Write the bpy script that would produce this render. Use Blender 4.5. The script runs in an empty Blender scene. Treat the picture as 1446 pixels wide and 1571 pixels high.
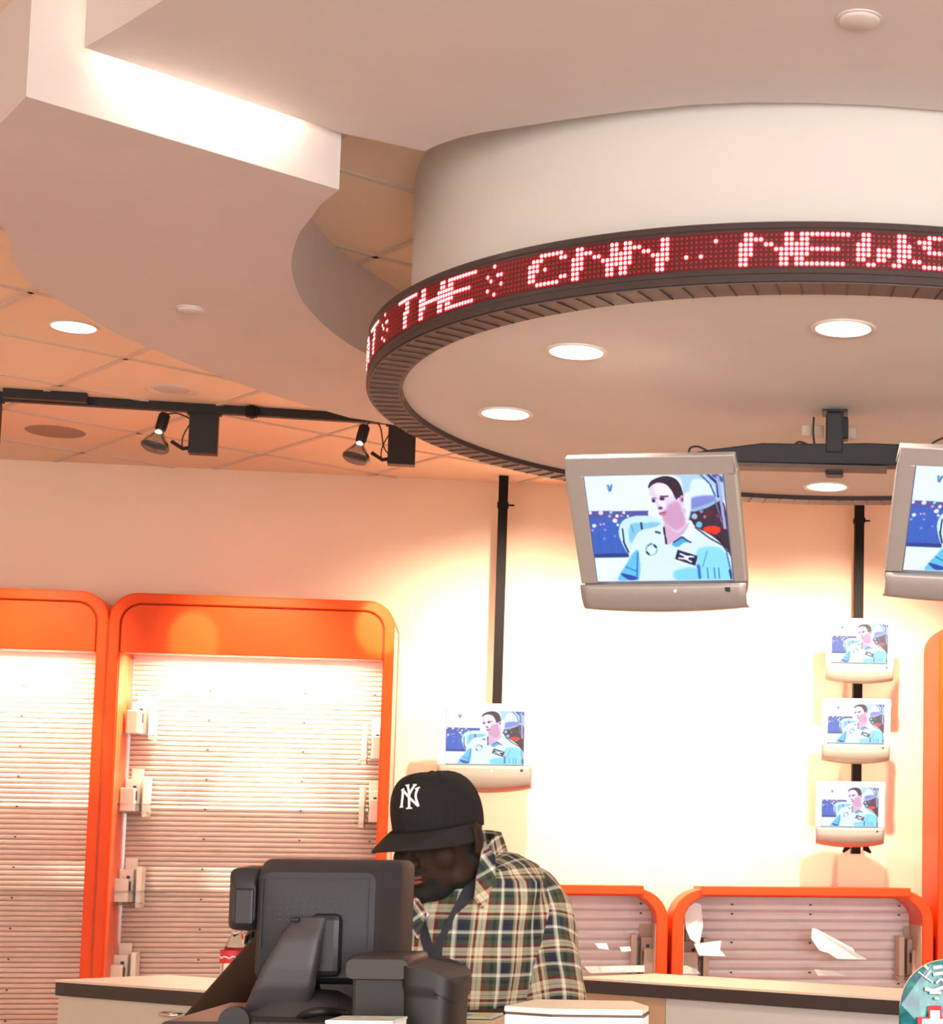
import bpy, math, random
import numpy as np
from mathutils import Vector, Matrix, Euler, Quaternion
random.seed(4); np.random.seed(4)
C = bpy.context.scene.collection
PI = math.pi
# ------------------------------------------------------------------ camera model (1446 x 1571 frame)
FPX, PX, PY, PIT, ROL = 2965.0, 1325.0, 1041.0, 0.1, 0.011
F = Vector((0, math.cos(PIT), math.sin(PIT)))
U0 = Vector((0, -math.sin(PIT), math.cos(PIT))); R0 = Vector((1, 0, 0))
RR = R0*math.cos(ROL) + U0*math.sin(ROL); UU = -R0*math.sin(ROL) + U0*math.cos(ROL)
O = Vector((0, 0, 1.4))
def ray(x, y): return F*FPX + RR*(x-PX) + UU*(PY-y)
def PZ(x, y, z): d = ray(x, y); return O + d*((z-O.z)/d.z)
def PYY(x, y, Y): d = ray(x, y); return O + d*(Y/d.y)
TH = math.radians(10.2)
WE = Vector((math.cos(TH), math.sin(TH), 0)); WN = Vector((math.sin(TH), -math.cos(TH), 0))
W0 = Vector((-1.65, 10.46, 0))
def W(u, o, z): return W0 + WE*u + WN*o + Vector((0, 0, z))
def PW(x, y, o):
    d = ray(x, y); t = ((W0+WN*o-O).dot(WN))/d.dot(WN); P = O+d*t
    return (P-W0).dot(WE), P.z
MW = Matrix((( WE.x, -WN.x, 0, 0), (WE.y, -WN.y, 0, 0), (0, 0, 1, 0), (0, 0, 0, 1)))   # local x along wall, y into wall
# ------------------------------------------------------------------ materials
def srgb(r, g, b):
    f = lambda c: (c/255/12.92) if c/255 <= .04045 else ((c/255+.055)/1.055)**2.4
    return (f(r), f(g), f(b), 1)
def mat(name, col, rough=.6, metal=0, emit=None, es=1, noise=0, nscale=40, bump=0, bscale=200, coat=0, spec=.5, trans=0, alpha=1, ior=1.45):
    m = bpy.data.materials.new(name); m.use_nodes = True
    nt = m.node_tree; b = nt.nodes['Principled BSDF']; L = nt.links
    b.inputs['Base Color'].default_value = col; b.inputs['Roughness'].default_value = rough
    b.inputs['Metallic'].default_value = metal; b.inputs['Specular IOR Level'].default_value = spec
    b.inputs['Coat Weight'].default_value = coat; b.inputs['Transmission Weight'].default_value = trans
    b.inputs['Alpha'].default_value = alpha; b.inputs['IOR'].default_value = ior
    tc = nt.nodes.new('ShaderNodeTexCoord')
    if emit is not None:
        b.inputs['Emission Color'].default_value = emit; b.inputs['Emission Strength'].default_value = es
    if noise:
        n = nt.nodes.new('ShaderNodeTexNoise'); n.inputs['Scale'].default_value = nscale; n.inputs['Detail'].default_value = 4
        L.new(tc.outputs['Object'], n.inputs['Vector'])
        mx = nt.nodes.new('ShaderNodeMix'); mx.data_type = 'RGBA'; mx.blend_type = 'MULTIPLY'
        mx.inputs[0].default_value = 1
        mr = nt.nodes.new('ShaderNodeMapRange'); mr.inputs['From Min'].default_value = .3; mr.inputs['From Max'].default_value = .7
        mr.inputs['To Min'].default_value = 1-noise; mr.inputs['To Max'].default_value = 1
        L.new(n.outputs['Fac'], mr.inputs['Value']); mx.inputs[6].default_value = col
        L.new(mr.outputs[0], mx.inputs[7]); L.new(mx.outputs[2], b.inputs['Base Color'])
    if bump:
        n2 = nt.nodes.new('ShaderNodeTexNoise'); n2.inputs['Scale'].default_value = bscale; n2.inputs['Detail'].default_value = 3
        L.new(tc.outputs['Object'], n2.inputs['Vector'])
        bp = nt.nodes.new('ShaderNodeBump'); bp.inputs['Strength'].default_value = bump; bp.inputs['Distance'].default_value = .003
        L.new(n2.outputs['Fac'], bp.inputs['Height']); L.new(bp.outputs[0], b.inputs['Normal'])
    return m
M = {}
M['soffit'] = mat('soffit_paint', (.66, .60, .57, 1), .85, bump=.15, bscale=250, noise=.04, nscale=3)
M['disc'] = mat('disc_paint', (.72, .68, .635, 1), .85, noise=.03, nscale=3)
M['drum'] = mat('drum_paint', (.66, .64, .59, 1), .75, noise=.03, nscale=2)
M['wall'] = mat('wall_paint', (.86, .69, .53, 1), .85, bump=.1, bscale=300, noise=.03, nscale=2)
M['tile'] = mat('ceiling_tile', (.90, .74, .56, 1), .95, bump=.5, bscale=420, noise=.10, nscale=260)
M['grid'] = mat('ceiling_grid', (.66, .56, .46, 1), .6)
M['floor'] = mat('floor_carpet', (.55, .42, .36, 1), .95, noise=.2, nscale=60)
M['orange'] = mat('orange_laminate', (.86, .072, .0015, 1), .38, coat=.0, spec=.25, noise=.03, nscale=4)
M['orange_in'] = mat('orange_inner', (.80, .12, .03, 1), .35, spec=.4)
M['groove'] = mat('dark_groove', (.25, .02, .004, 1), .7)
M['slat'] = mat('ribbed_slat', (.70, .57, .50, 1), .30, metal=.2, noise=.08, nscale=12)
M['slat2'] = mat('ribbed_slat_grey', (.80, .78, .79, 1), .28, metal=.2, noise=.08, nscale=12)
M['white_plastic'] = mat('white_plastic', (.82, .78, .68, 1), .45)
M['beige_plastic'] = mat('beige_plastic', (.62, .50, .40, 1), .5)
M['black'] = mat('black_metal', (.012, .011, .012, 1), .5, noise=.2, nscale=30)
M['pole'] = mat('pole_black', (.008, .006, .006, 1), .6, spec=.2)
M['bracket'] = mat('bracket_black', (.018, .019, .022, 1), .5)
M['sign'] = mat('sign_housing', (.05, .032, .030, 1), .45, noise=.15, nscale=20)
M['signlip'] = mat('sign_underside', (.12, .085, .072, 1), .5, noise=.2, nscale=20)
M['signface'] = mat('led_panel', (.045, .004, .006, 1), .5, emit=(.5, .0, .004, 1), es=.05)  # faint red emission imitates glow spilling from the lit dots
M['led_off_glow'] = mat('led_unlit_red_glow', (.12, .006, .01, 1), .35, emit=(1, .0, .01, 1), es=.10)  # off dots given a low red emission to imitate the sign's overall glow
M['led_glow'] = mat('led_halo_red', (.6, .01, .02, 1), .4, emit=(1, .01, .02, 1), es=.7)  # red disc imitates the camera bloom around each lit dot
M['led_on'] = mat('led_lit', (1, .6, .6, 1), .4, emit=(1, .62, .58, 1), es=1.6)
M['lamp'] = mat('lamp_diffuser', (1, 1, 1, 1), .5, emit=(.92, 1, .97, 1), es=1.4)
M['lamp_rim'] = mat('lamp_trim', (.75, .68, .60, 1), .4)
M['silver'] = mat('silver_plastic', (.40, .37, .345, 1), .38, metal=.25, noise=.03, nscale=90)
M['silver_top'] = mat('silver_edge', (.62, .60, .54, 1), .35, metal=.2)
M['tvwhite'] = mat('pale_plastic', (.80, .78, .72, 1), .45)
M['chin'] = mat('pale_silver', (.36, .325, .28, 1), .40, metal=.25)
M['dark_plastic'] = mat('dark_plastic', (.05, .05, .055, 1), .5)
M['pos'] = mat('charcoal_plastic', (.016, .017, .023, 1), .45, bump=.3, bscale=900, noise=.12, nscale=12)
M['pos2'] = mat('charcoal_plastic_smooth', (.012, .012, .016, 1), .42, noise=.1, nscale=12)
M['pos_stand'] = mat('stand_grey', (.042, .038, .042, 1), .42, noise=.08, nscale=18)
M['bin'] = mat('bin_plastic', (.013, .012, .012, 1), .5, noise=.1, nscale=30)
M['bin2'] = mat('bin_rim', (.026, .020, .018, 1), .42)
M['counter_edge'] = mat('counter_edge', (.045, .038, .04, 1), .45)
M['counter_top'] = mat('counter_laminate', (.80, .68, .56, 1), .35, noise=.04, nscale=8)
M['panel_white'] = mat('panel_white', (.60, .62, .62, 1), .45, bump=.15, bscale=150)
M['panel_cream'] = mat('panel_cream', (.62, .58, .50, 1), .5, bump=.1)
M['panel_tan'] = mat('panel_tan', (.52, .36, .24, 1), .5, noise=.06, nscale=20)
M['chrome'] = mat('chrome', (.75, .73, .70, 1), .18, metal=1)
M['skin'] = mat('dark_skin', (.036, .020, .013, 1), .6, noise=.18, nscale=14, spec=.15)
M['skin_arm'] = M['skin']
M['lips'] = mat('lip_skin', (.16, .045, .042, 1), .4)
M['beard'] = mat('beard_black', (.008, .006, .005, 1), .8, bump=.6, bscale=500)
M['cap'] = mat('cap_wool', (.006, .0055, .006, 1), .85, bump=.3, bscale=900)
M['brim'] = mat('brim_wool', (.010, .009, .009, 1), .8, bump=.3, bscale=900)
M['logo'] = mat('logo_thread', (.85, .87, .85, 1), .6)
M['lanyard'] = mat('lanyard_navy', (.010, .012, .022, 1), .6)
M['button'] = mat('button_pearl', (.7, .72, .74, 1), .25)
M['trousers'] = mat('trousers_dark', (.02, .022, .03, 1), .8)
M['shoe'] = mat('shoe_black', (.01, .01, .01, 1), .4)
M['eye'] = mat('eye_white', (.5, .45, .4, 1), .3)
M['box_white'] = mat('white_card', (.92, .96, .97, 1), .45)
M['box_cream'] = mat('cream_card', (.82, .80, .68, 1), .5)
M['box_tan'] = mat('tan_card', (.62, .47, .30, 1), .6, noise=.08, nscale=30)
M['clear'] = mat('clear_plastic', (.95, .95, .95, 1), .06, trans=1, ior=1.2)
M['red_label'] = mat('red_label', (.62, .02, .03, 1), .4)
M['label_white'] = mat('label_white', (.85, .85, .85, 1), .4)
M['blue'] = mat('blue_ink', (.02, .05, .35, 1), .5)
M['paper'] = mat('paper', (.7, .78, .76, 1), .6, noise=.35, nscale=60)
M['glassbulb'] = mat('bulb_silver', (.62, .58, .52, 1), .22, metal=.9)
M['bulb_face'] = mat('bulb_face', (.05, .05, .05, 1), .3)
M['speaker'] = mat('speaker_grille', (.40, .30, .235, 1), .8, bump=.5, bscale=600)
M['wood_ply'] = mat('ply_edge', (.6, .5, .36, 1), .5)

def plaid():
    m = bpy.data.materials.new('plaid_cotton'); m.use_nodes = True; nt = m.node_tree; L = nt.links
    b = nt.nodes['Principled BSDF']; b.inputs['Roughness'].default_value = .85; b.inputs['Specular IOR Level'].default_value = .2
    uv = nt.nodes.new('ShaderNodeUVMap'); uv.uv_map = 'UVMap'
    sp = nt.nodes.new('ShaderNodeSeparateXYZ'); L.new(uv.outputs[0], sp.inputs[0])
    cream = srgb(205, 200, 172); green = srgb(72, 84, 66); dgreen = srgb(46, 56, 48); red = srgb(120, 44, 36); navy = srgb(38, 42, 62); grey = srgb(150, 146, 128); white = srgb(212, 214, 204)
    def ramp(axis, period, off):
        a = nt.nodes.new('ShaderNodeMath'); a.operation = 'MULTIPLY_ADD'; a.inputs[1].default_value = 1/period; a.inputs[2].default_value = off
        L.new(sp.outputs[axis], a.inputs[0])
        fr = nt.nodes.new('ShaderNodeMath'); fr.operation = 'FRACT'; L.new(a.outputs[0], fr.inputs[0])
        r = nt.nodes.new('ShaderNodeValToRGB'); r.color_ramp.interpolation = 'CONSTANT'
        L.new(fr.outputs[0], r.inputs[0])
        st = [(0, red), (.06, cream), (.14, grey), (.155, cream), (.25, red), (.31, green), (.42, dgreen), (.50, green), (.57, white), (.63, grey), (.66, navy), (.82, dgreen), (.90, grey), (.95, cream)]
        e = r.color_ramp.elements
        e[0].position = 0; e[0].color = st[0][1]; e[1].position = st[1][0]; e[1].color = st[1][1]
        for p, c in st[2:]:
            n = e.new(p); n.color = c
        return r
    r1 = ramp(0, .094, .12); r2 = ramp(1, .086, .3)
    mx = nt.nodes.new('ShaderNodeMix'); mx.data_type = 'RGBA'; mx.inputs[0].default_value = .46
    L.new(r1.outputs[0], mx.inputs[6]); L.new(r2.outputs[0], mx.inputs[7])
    g = nt.nodes.new('ShaderNodeGamma'); g.inputs[1].default_value = 1.0
    L.new(mx.outputs[2], g.inputs[0]); L.new(g.outputs[0], b.inputs['Base Color'])
    n2 = nt.nodes.new('ShaderNodeTexNoise'); n2.inputs['Scale'].default_value = 14; n2.inputs['Detail'].default_value = 3
    tc = nt.nodes.new('ShaderNodeTexCoord'); L.new(tc.outputs['Object'], n2.inputs['Vector'])
    bp = nt.nodes.new('ShaderNodeBump'); bp.inputs['Strength'].default_value = .8; bp.inputs['Distance'].default_value = .02
    L.new(n2.outputs['Fac'], bp.inputs['Height']); L.new(bp.outputs[0], b.inputs['Normal'])
    return m
M['plaid'] = plaid()
# skateboard graphic: teal with marbled blue and white scratches
def deckmat():
    m = bpy.data.materials.new('deck_graphic'); m.use_nodes = True; nt = m.node_tree; L = nt.links
    b = nt.nodes['Principled BSDF']; b.inputs['Roughness'].default_value = .25; b.inputs['Coat Weight'].default_value = .4
    tc = nt.nodes.new('ShaderNodeTexCoord')
    n = nt.nodes.new('ShaderNodeTexNoise'); n.inputs['Scale'].default_value = 30; n.inputs['Detail'].default_value = 6; n.inputs['Distortion'].default_value = .6
    L.new(tc.outputs['Object'], n.inputs['Vector'])
    r = nt.nodes.new('ShaderNodeValToRGB'); e = r.color_ramp.elements
    e[0].position = .33; e[0].color = srgb(30, 55, 110); e[1].position = .5; e[1].color = srgb(20, 115, 125)
    for p, c in ((.4, srgb(20, 90, 110)), (.60, srgb(40, 140, 140)), (.68, srgb(80, 170, 160)), (.75, srgb(150, 200, 190))):
        q = e.new(p); q.color = c
    L.new(n.outputs['Fac'], r.inputs[0]); L.new(r.outputs[0], b.inputs['Base Color'])
    return m
M['deck'] = deckmat()
def vcol_emit():
    m = bpy.data.materials.new('screen_picture'); m.use_nodes = True; nt = m.node_tree; L = nt.links
    b = nt.nodes['Principled BSDF']; b.inputs['Base Color'].default_value = (.02, .02, .02, 1); b.inputs['Roughness'].default_value = .3
    a = nt.nodes.new('ShaderNodeVertexColor'); a.layer_name = 'picture'
    L.new(a.outputs[0], b.inputs['Emission Color']); b.inputs['Emission Strength'].default_value = .37
    return m
M['screen'] = vcol_emit()

# ------------------------------------------------------------------ mesh helpers
class MB:
    def __init__(s): s.v = []; s.f = []; s.uv = None
    def add(s, vs, fs):
        b = len(s.v); s.v += [Vector(p) for p in vs]; s.f += [tuple(i+b for i in f) for f in fs]; return s
    def box(s, c, d, ax=None):
        ax = ax or (Vector((1, 0, 0)), Vector((0, 1, 0)), Vector((0, 0, 1))); c = Vector(c)
        vs = [c + ax[0]*(i*d[0]/2) + ax[1]*(j*d[1]/2) + ax[2]*(k*d[2]/2) for k in (-1, 1) for j in (-1, 1) for i in (-1, 1)]
        return s.add(vs, [(0, 2, 3, 1), (4, 5, 7, 6), (0, 1, 5, 4), (2, 6, 7, 3), (0, 4, 6, 2), (1, 3, 7, 5)])
    def wbox(s, u0, u1, o0, o1, z0, z1):
        vs = [W(u, o, z) for z in (z0, z1) for o in (o0, o1) for u in (u0, u1)]
        return s.add(vs, [(0, 1, 3, 2), (4, 6, 7, 5), (0, 4, 5, 1), (2, 3, 7, 6), (0, 2, 6, 4), (1, 5, 7, 3)])
    def tube(s, pts, rad, n=14, sc=(1, 1), cap=True, up=None):
        pts = [Vector(p) for p in pts]
        if not hasattr(rad, '__len__'): rad = [rad]*len(pts)
        rings = []; prev = None
        for i, p in enumerate(pts):
            t = (pts[min(i+1, len(pts)-1)] - pts[max(i-1, 0)]).normalized()
            if prev is None:
                a = up or (Vector((0, 0, 1)) if abs(t.z) < .9 else Vector((1, 0, 0)))
                x = t.cross(a).normalized()
            else: x = (prev - t*prev.dot(t)).normalized()
            prev = x; y = t.cross(x)
            rings.append([p + (x*math.cos(2*PI*k/n)*sc[0] + y*math.sin(2*PI*k/n)*sc[1])*rad[i] for k in range(n)])
        vs = [q for r in rings for q in r]; fs = []
        for i in range(len(pts)-1):
            for k in range(n):
                fs.append((i*n+k, i*n+(k+1) % n, (i+1)*n+(k+1) % n, (i+1)*n+k))
        if cap: fs.append(tuple(range(n-1, -1, -1))); fs.append(tuple((len(pts)-1)*n+k for k in range(n)))
        return s.add(vs, fs)
    def lathe(s, prof, c=(0, 0, 0), n=40, mx=None, close=False):
        c = Vector(c); vs = []
        for r, z in prof:
            for k in range(n):
                p = Vector((r*math.cos(2*PI*k/n), r*math.sin(2*PI*k/n), z))
                vs.append((mx @ p if mx else p) + c)
        fs = []; m = len(prof)
        for i in range(m if close else m-1):
            j = (i+1) % m
            for k in range(n): fs.append((i*n+k, i*n+(k+1) % n, j*n+(k+1) % n, j*n+k))
        return s.add(vs, fs)
    def prism(s, poly, z0, z1):
        n = len(poly); vs = [(p[0], p[1], z0) for p in poly] + [(p[0], p[1], z1) for p in poly]
        return s.add(vs, [tuple(range(n-1, -1, -1)), tuple(range(n, 2*n))] + [(i, (i+1) % n, (i+1) % n+n, i+n) for i in range(n)])
    def slab(s, poly, tf, d0, d1):      # poly in 2D (a,b), tf(a,b,d)->world, closed both sides
        n = len(poly); vs = [tf(a, b, d0) for a, b in poly] + [tf(a, b, d1) for a, b in poly]
        return s.add(vs, [tuple(range(n)), tuple(range(2*n-1, n-1, -1))] + [(i, i+n, (i+1) % n+n, (i+1) % n) for i in range(n)])
    def ring(s, outer, inner, tf, d0, d1):   # two loops of equal length
        n = len(outer); vs = [tf(a, b, d) for d in (d0, d1) for lp in (outer, inner) for a, b in lp]
        fs = []
        for i in range(n):
            j = (i+1) % n
            fs += [(i, j, n+j, n+i), (2*n+i, 3*n+i, 3*n+j, 2*n+j), (i, 2*n+i, 2*n+j, j), (n+i, n+j, 3*n+j, 3*n+i)]
        return s.add(vs, fs)
    def ell(s, c, r, q=None, nu=24, nv=14):
        c = Vector(c); vs = []; fs = []
        for i in range(nv+1):
            t = PI*i/nv
            for k in range(nu):
                p = Vector((r[0]*math.sin(t)*math.cos(2*PI*k/nu), r[1]*math.sin(t)*math.sin(2*PI*k/nu), r[2]*math.cos(t)))
                vs.append((q @ p if q else p) + c)
        for i in range(nv):
            for k in range(nu): fs.append((i*nu+k, (i+1)*nu+k, (i+1)*nu+(k+1) % nu, i*nu+(k+1) % nu))
        return s.add(vs, fs)
    def grid(s, fn, nu, nv, closed_u=False):
        vs = [fn(i/(nu if closed_u else nu), j/nv) for j in range(nv+1) for i in range(nu if closed_u else nu+1)]
        w = nu if closed_u else nu+1
        fs = []
        for j in range(nv):
            for i in range(nu): fs.append((j*w+i, j*w+(i+1) % w, (j+1)*w+(i+1) % w, (j+1)*w+i))
        return s.add(vs, fs)

def wloc(o):
    v = Vector((0, 0, 0))
    while o: v += o.location; o = o.parent
    return v
def build(name, mb, m, parent=None, smooth=False, bevel=0, seg=2, local=False, auto=None, solid=0, sub=0):
    me = bpy.data.meshes.new(name)
    if parent is None and not local:
        n = len(mb.v); c = sum(mb.v, Vector())/n; c.z = min(p.z for p in mb.v)
    else: c = Vector() if local else wloc(parent)
    me.from_pydata([p-c for p in mb.v], [], mb.f); me.validate()
    import bmesh
    bm = bmesh.new(); bm.from_mesh(me); bmesh.ops.remove_doubles(bm, verts=bm.verts, dist=1e-6)
    if len(bm.faces) < 60000: bmesh.ops.recalc_face_normals(bm, faces=bm.faces)
    bm.to_mesh(me); bm.free()
    me.materials.append(m)
    o = bpy.data.objects.new(name, me); C.objects.link(o)
    if parent is None and not local: o.location = c
    o.parent = parent
    if smooth:
        for p in me.polygons: p.use_smooth = True
        if auto: me.set_sharp_from_angle(angle=math.radians(auto))
    if solid:
        sm = o.modifiers.new('solid', 'SOLIDIFY'); sm.thickness = solid; sm.offset = 0
    if bevel:
        b = o.modifiers.new('bevel', 'BEVEL'); b.width = bevel; b.segments = seg; b.limit_method = 'ANGLE'; b.angle_limit = math.radians(40)
    if sub:
        sb = o.modifiers.new('sub', 'SUBSURF'); sb.levels = sub; sb.render_levels = sub
    return o
def thing(name, label, cat, loc, group=None, rot=None):
    o = bpy.data.objects.new(name, None); C.objects.link(o); o.location = loc; o['label'] = label; o['category'] = cat
    o.empty_display_size = .1
    if group: o['group'] = group
    if rot is not None: o.rotation_euler = rot
    return o
def tag(o, label, cat, group=None):
    o['label'] = label; o['category'] = cat
    if group: o['group'] = group
    return o
def struct(name, mb, m, **k):
    o = build(name, mb, m, **k); o['kind'] = 'structure'; return o
def dup(root, loc, label, rot=None, group=None):
    r = root.copy(); C.objects.link(r); r.location = loc; r['label'] = label
    if rot is not None: r.rotation_euler = rot
    if group: r['group'] = group
    for ch in list(root.children):
        c = ch.copy(); C.objects.link(c); c.parent = r
        for g in list(ch.children):
            d = g.copy(); C.objects.link(d); d.parent = c
    return r
def spline(pts, n=8, closed=False):
    out = []; N = len(pts); P = [Vector(p) for p in pts]
    rng = range(N if closed else N-1)
    for i in rng:
        p0 = P[(i-1) % N] if closed or i > 0 else P[0]; p1 = P[i]; p2 = P[(i+1) % N]; p3 = P[(i+2) % N] if closed or i < N-2 else P[-1]
        for k in range(n):
            t = k/n
            out.append(.5*((2*p1)+(p2-p0)*t+(2*p0-5*p1+4*p2-p3)*t*t+(3*p1-p0-3*p2+p3)*t**3))
    if not closed: out.append(P[-1])
    return out

# ------------------------------------------------------------------ room shell
ZT, ZA, ZB = 3.5, 3.2, 3.34
struct('floor', MB().box((0, 4.5, -.05), (14, 17, .1)), M['floor'])
mb = MB().wbox(-6.5, 7.5, -.12, 0, 0, ZT+.1); struct('wall_back', mb, M['wall'])
mb = MB().box((-6.6, 3.5, 1.8), (.12, 14, 3.6)); struct('wall_left', mb, M['wall'])
mb = MB().box((6.6, 4.5, 1.8), (.12, 16, 3.6)); struct('wall_right', mb, M['wall'])
cm = MB().box((0, 4.9, ZT+.05), (13.1, 14.5, .1)); struct('ceiling', cm, M['tile'])
# 45 degree tile grid (T bars), offsets measured on the ceiling plane
d1 = Vector((1, 1, 0)).normalized(); d2 = Vector((1, -1, 0)).normalized()
gb = MB(); S = .655
def clipbar(d, n, off):
    # line: points p with p.n = off, clipped to the ceiling rectangle up to the wall
    best = []
    for k in range(-1400, 1400):
        p = n*off + d*(k*.02)
        if -6.4 < p.x < 6.4 and -1.5 < p.y < 12 and (p-W0).dot(WN) > 0.01: best.append(k*.02)
    if best:
        a, b = min(best), max(best); c = n*off + d*((a+b)/2)
        gb.box((c.x, c.y, ZT-.003), (b-a, .022, .006), (d, n, Vector((0, 0, 1))))
nn1 = Vector((-1, 1, 0)).normalized()
for i in range(-12, 14):
    clipbar(d1, nn1, 7.76 + i*S)
nn2 = Vector((1, 1, 0)).normalized()
o2 = PZ(232, 533, ZT).dot(nn2)
for i in range(-12, 14):
    clipbar(d2, nn2, o2 + i*S*1.0)
struct('trim_1', gb, M['grid'])

# soffit A : lowered swoosh slab
A_in = [PZ(x, y, ZA) for x, y in [(520, 291), (494, 312), (478, 333), (458, 360), (447, 400), (452, 436), (470, 470), (510, 510), (565, 545)]]
A_in = [(p.x, p.y) for p in A_in]
lastx, lasty = A_in[-1]
far_in = [(-1.62, 7.15), (-1.2, 7.65), (-.5, 7.9), (.4, 7.8), (1.2, 7.3), (1.8, 6.4), (1.9, 5.2)]
A_out = [PZ(x, y, ZA) for x, y in [(0, 345), (18, 395), (40, 428), (75, 452), (120, 478), (175, 510), (228, 533), (320, 571), (409, 603), (522, 637), (563, 645)]]
A_out = [(p.x, p.y) for p in A_out]
far_out = [(-1.6, 8.0), (-.8, 8.3), (.2, 8.3), (1.4, 8.0), (2.3, 7.2), (2.7, 6.0), (2.8, 5.0)]
c1 = PZ(40, 148, ZA); c0 = PZ(0, 190, ZA); c2 = PZ(520, 291, ZA)
dl = (c0-c1).normalized()
c0b = c1 + dl*1.0
inner = [tuple(p.xy) for p in spline([(a, b, 0) for a, b in A_in+far_in], 4)]
outer = [tuple(p.xy) for p in spline([(a, b, 0) for a, b in [(-2.62, 5.1)]+A_out+far_out], 4)]
poly = [(c1.x, c1.y)] + [(c2.x, c2.y)] + inner[1:] + outer[::-1] + [(c0.x+dl.x*.15, c0.y+dl.y*.15)]
struct('trim_2', MB().prism(poly, ZA, ZT), M['soffit'])
# soffit B : nearer slab with slot in front of A
b1 = PZ(129, 73, ZB); b2 = PZ(526, 205, ZB); b3 = PZ(575, 215, ZB); b4 = PZ(650, 232, ZB)
bl = [PZ(x, y, ZB) for x, y in [(190, 38), (250, 0)]]
ext = bl[-1] + (bl[-1]-bl[0])*2.5
bedge = [tuple(PZ(x, y, ZB).xy) for x, y in ((675, 221), (705, 211), (740, 203), (780, 197), (825, 190), (870, 183), (960, 171), (1060, 161), (1150, 157), (1250, 158), (1350, 162), (1446, 170), (1560, 185), (1700, 215))]
poly = [(b1.x, b1.y), (b2.x, b2.y), (b3.x, b3.y), (b4.x, b4.y)] + bedge + [(4.5, 5.2), (4.5, 2.6), (ext.x+1.5, 2.6), (ext.x, ext.y), (bl[1].x, bl[1].y), (bl[0].x, bl[0].y)]
struct('trim_3', MB().prism(poly, ZB, ZT), M['soffit'])

# ------------------------------------------------------------------ drum with the round ceiling disc
CX, CY, RS = -.11, 6.097, 1.453
drum = thing('ceiling_drum', 'big round white ceiling drum hanging above the shop, carrying the red news ticker', 'ceiling drum', (CX, CY, 2.85))
RD = 1.33
mb = MB().lathe([(RD, 2.9), (RD, ZT)], (CX, CY, 0), 160); build('drum_wall', mb, M['drum'], drum, smooth=True)
mb = MB().lathe([(0.001, 2.862), (1.36, 2.862)], (CX, CY, 0), 160); mb.lathe([(1.36, 2.862), (1.36, 2.90), (0.001, 2.90)], (CX, CY, 0), 160)
build('disc_underside', mb, M['disc'], drum)
sign = thing('news_ticker_sign', 'curved black LED ticker ring with glowing red letters reading THE CNN NEWS around the drum', 'LED sign', (CX, CY, 2.85))
ZS0, ZS1 = 2.85, 3.005
mb = MB().lathe([(1.345, ZS0), (RS, ZS0), (RS, ZS0+.018), (RS-.004, ZS0+.022), (RS-.004, ZS1-.022), (RS, ZS1-.018), (RS, ZS1-.004), (RS-.01, ZS1), (1.331, ZS1), (1.331, ZS0+.02), (1.345, ZS0+.02)], (CX, CY, 0), 240, close=True)
build('housing', mb, M['sign'], sign, smooth=True, auto=30)
mb = MB().lathe([(1.352, ZS0-.004), (RS-.006, ZS0-.004), (RS-.006, ZS0-.0005), (1.352, ZS0-.0005)], (CX, CY, 0), 240, close=True)
build('underside_lip', mb, M['signlip'], sign)
mb = MB()
for k in range(152):
    a = 2*PI*k/152; r = Vector((math.cos(a), math.sin(a), 0)); t = Vector((-r.y, r.x, 0))
    c = Vector((CX, CY, ZS0-.0055)) + r*1.40
    mb.box(c, (.085, .0028, .003), (r, t, Vector((0, 0, 1))))
jo = build('joint_strips', mb, M['sign'], sign); jo['kind'] = 'stuff'
zc = (ZS0+ZS1)/2 + .004; pitch = .0127
mb = MB().lathe([(RS-.0035, zc-.047), (RS-.0025, zc-.047), (RS-.0025, zc+.047), (RS-.0035, zc+.047)], (CX, CY, 0), 240, close=True)
build('led_panel', mb, M['signface'], sign)
def proj(P):
    P = Vector(P)-O; d = P.dot(F); return PX+FPX*P.dot(RR)/d, PY-FPX*P.dot(UU)/d
def ang_for_px(px):
    best = None
    for k in range(2000):
        a = math.radians(150 + 130*k/2000)
        x, y = proj((CX+RS*math.cos(a), CY+RS*math.sin(a), zc))
        if best is None or abs(x-px) < best[0]: best = (abs(x-px), a)
    return best[1]
aN = ang_for_px(1136)
dA = pitch/RS
def led(mb, col, row, r, off, n=8):
    a = aN + col*dA; z = zc + (3-row)*.0125
    rd = Vector((math.cos(a), math.sin(a), 0)); t = Vector((-rd.y, rd.x, 0)); c = Vector((CX, CY, z)) + rd*(RS-.0022+off)
    vs = [c+rd*.0009] + [c + t*(r*math.cos(2*PI*k/n)) + Vector((0, 0, r*math.sin(2*PI*k/n))) for k in range(n)]
    mb.add(vs, [(0, 1+k, 1+(k+1) % n) for k in range(n)])
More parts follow.
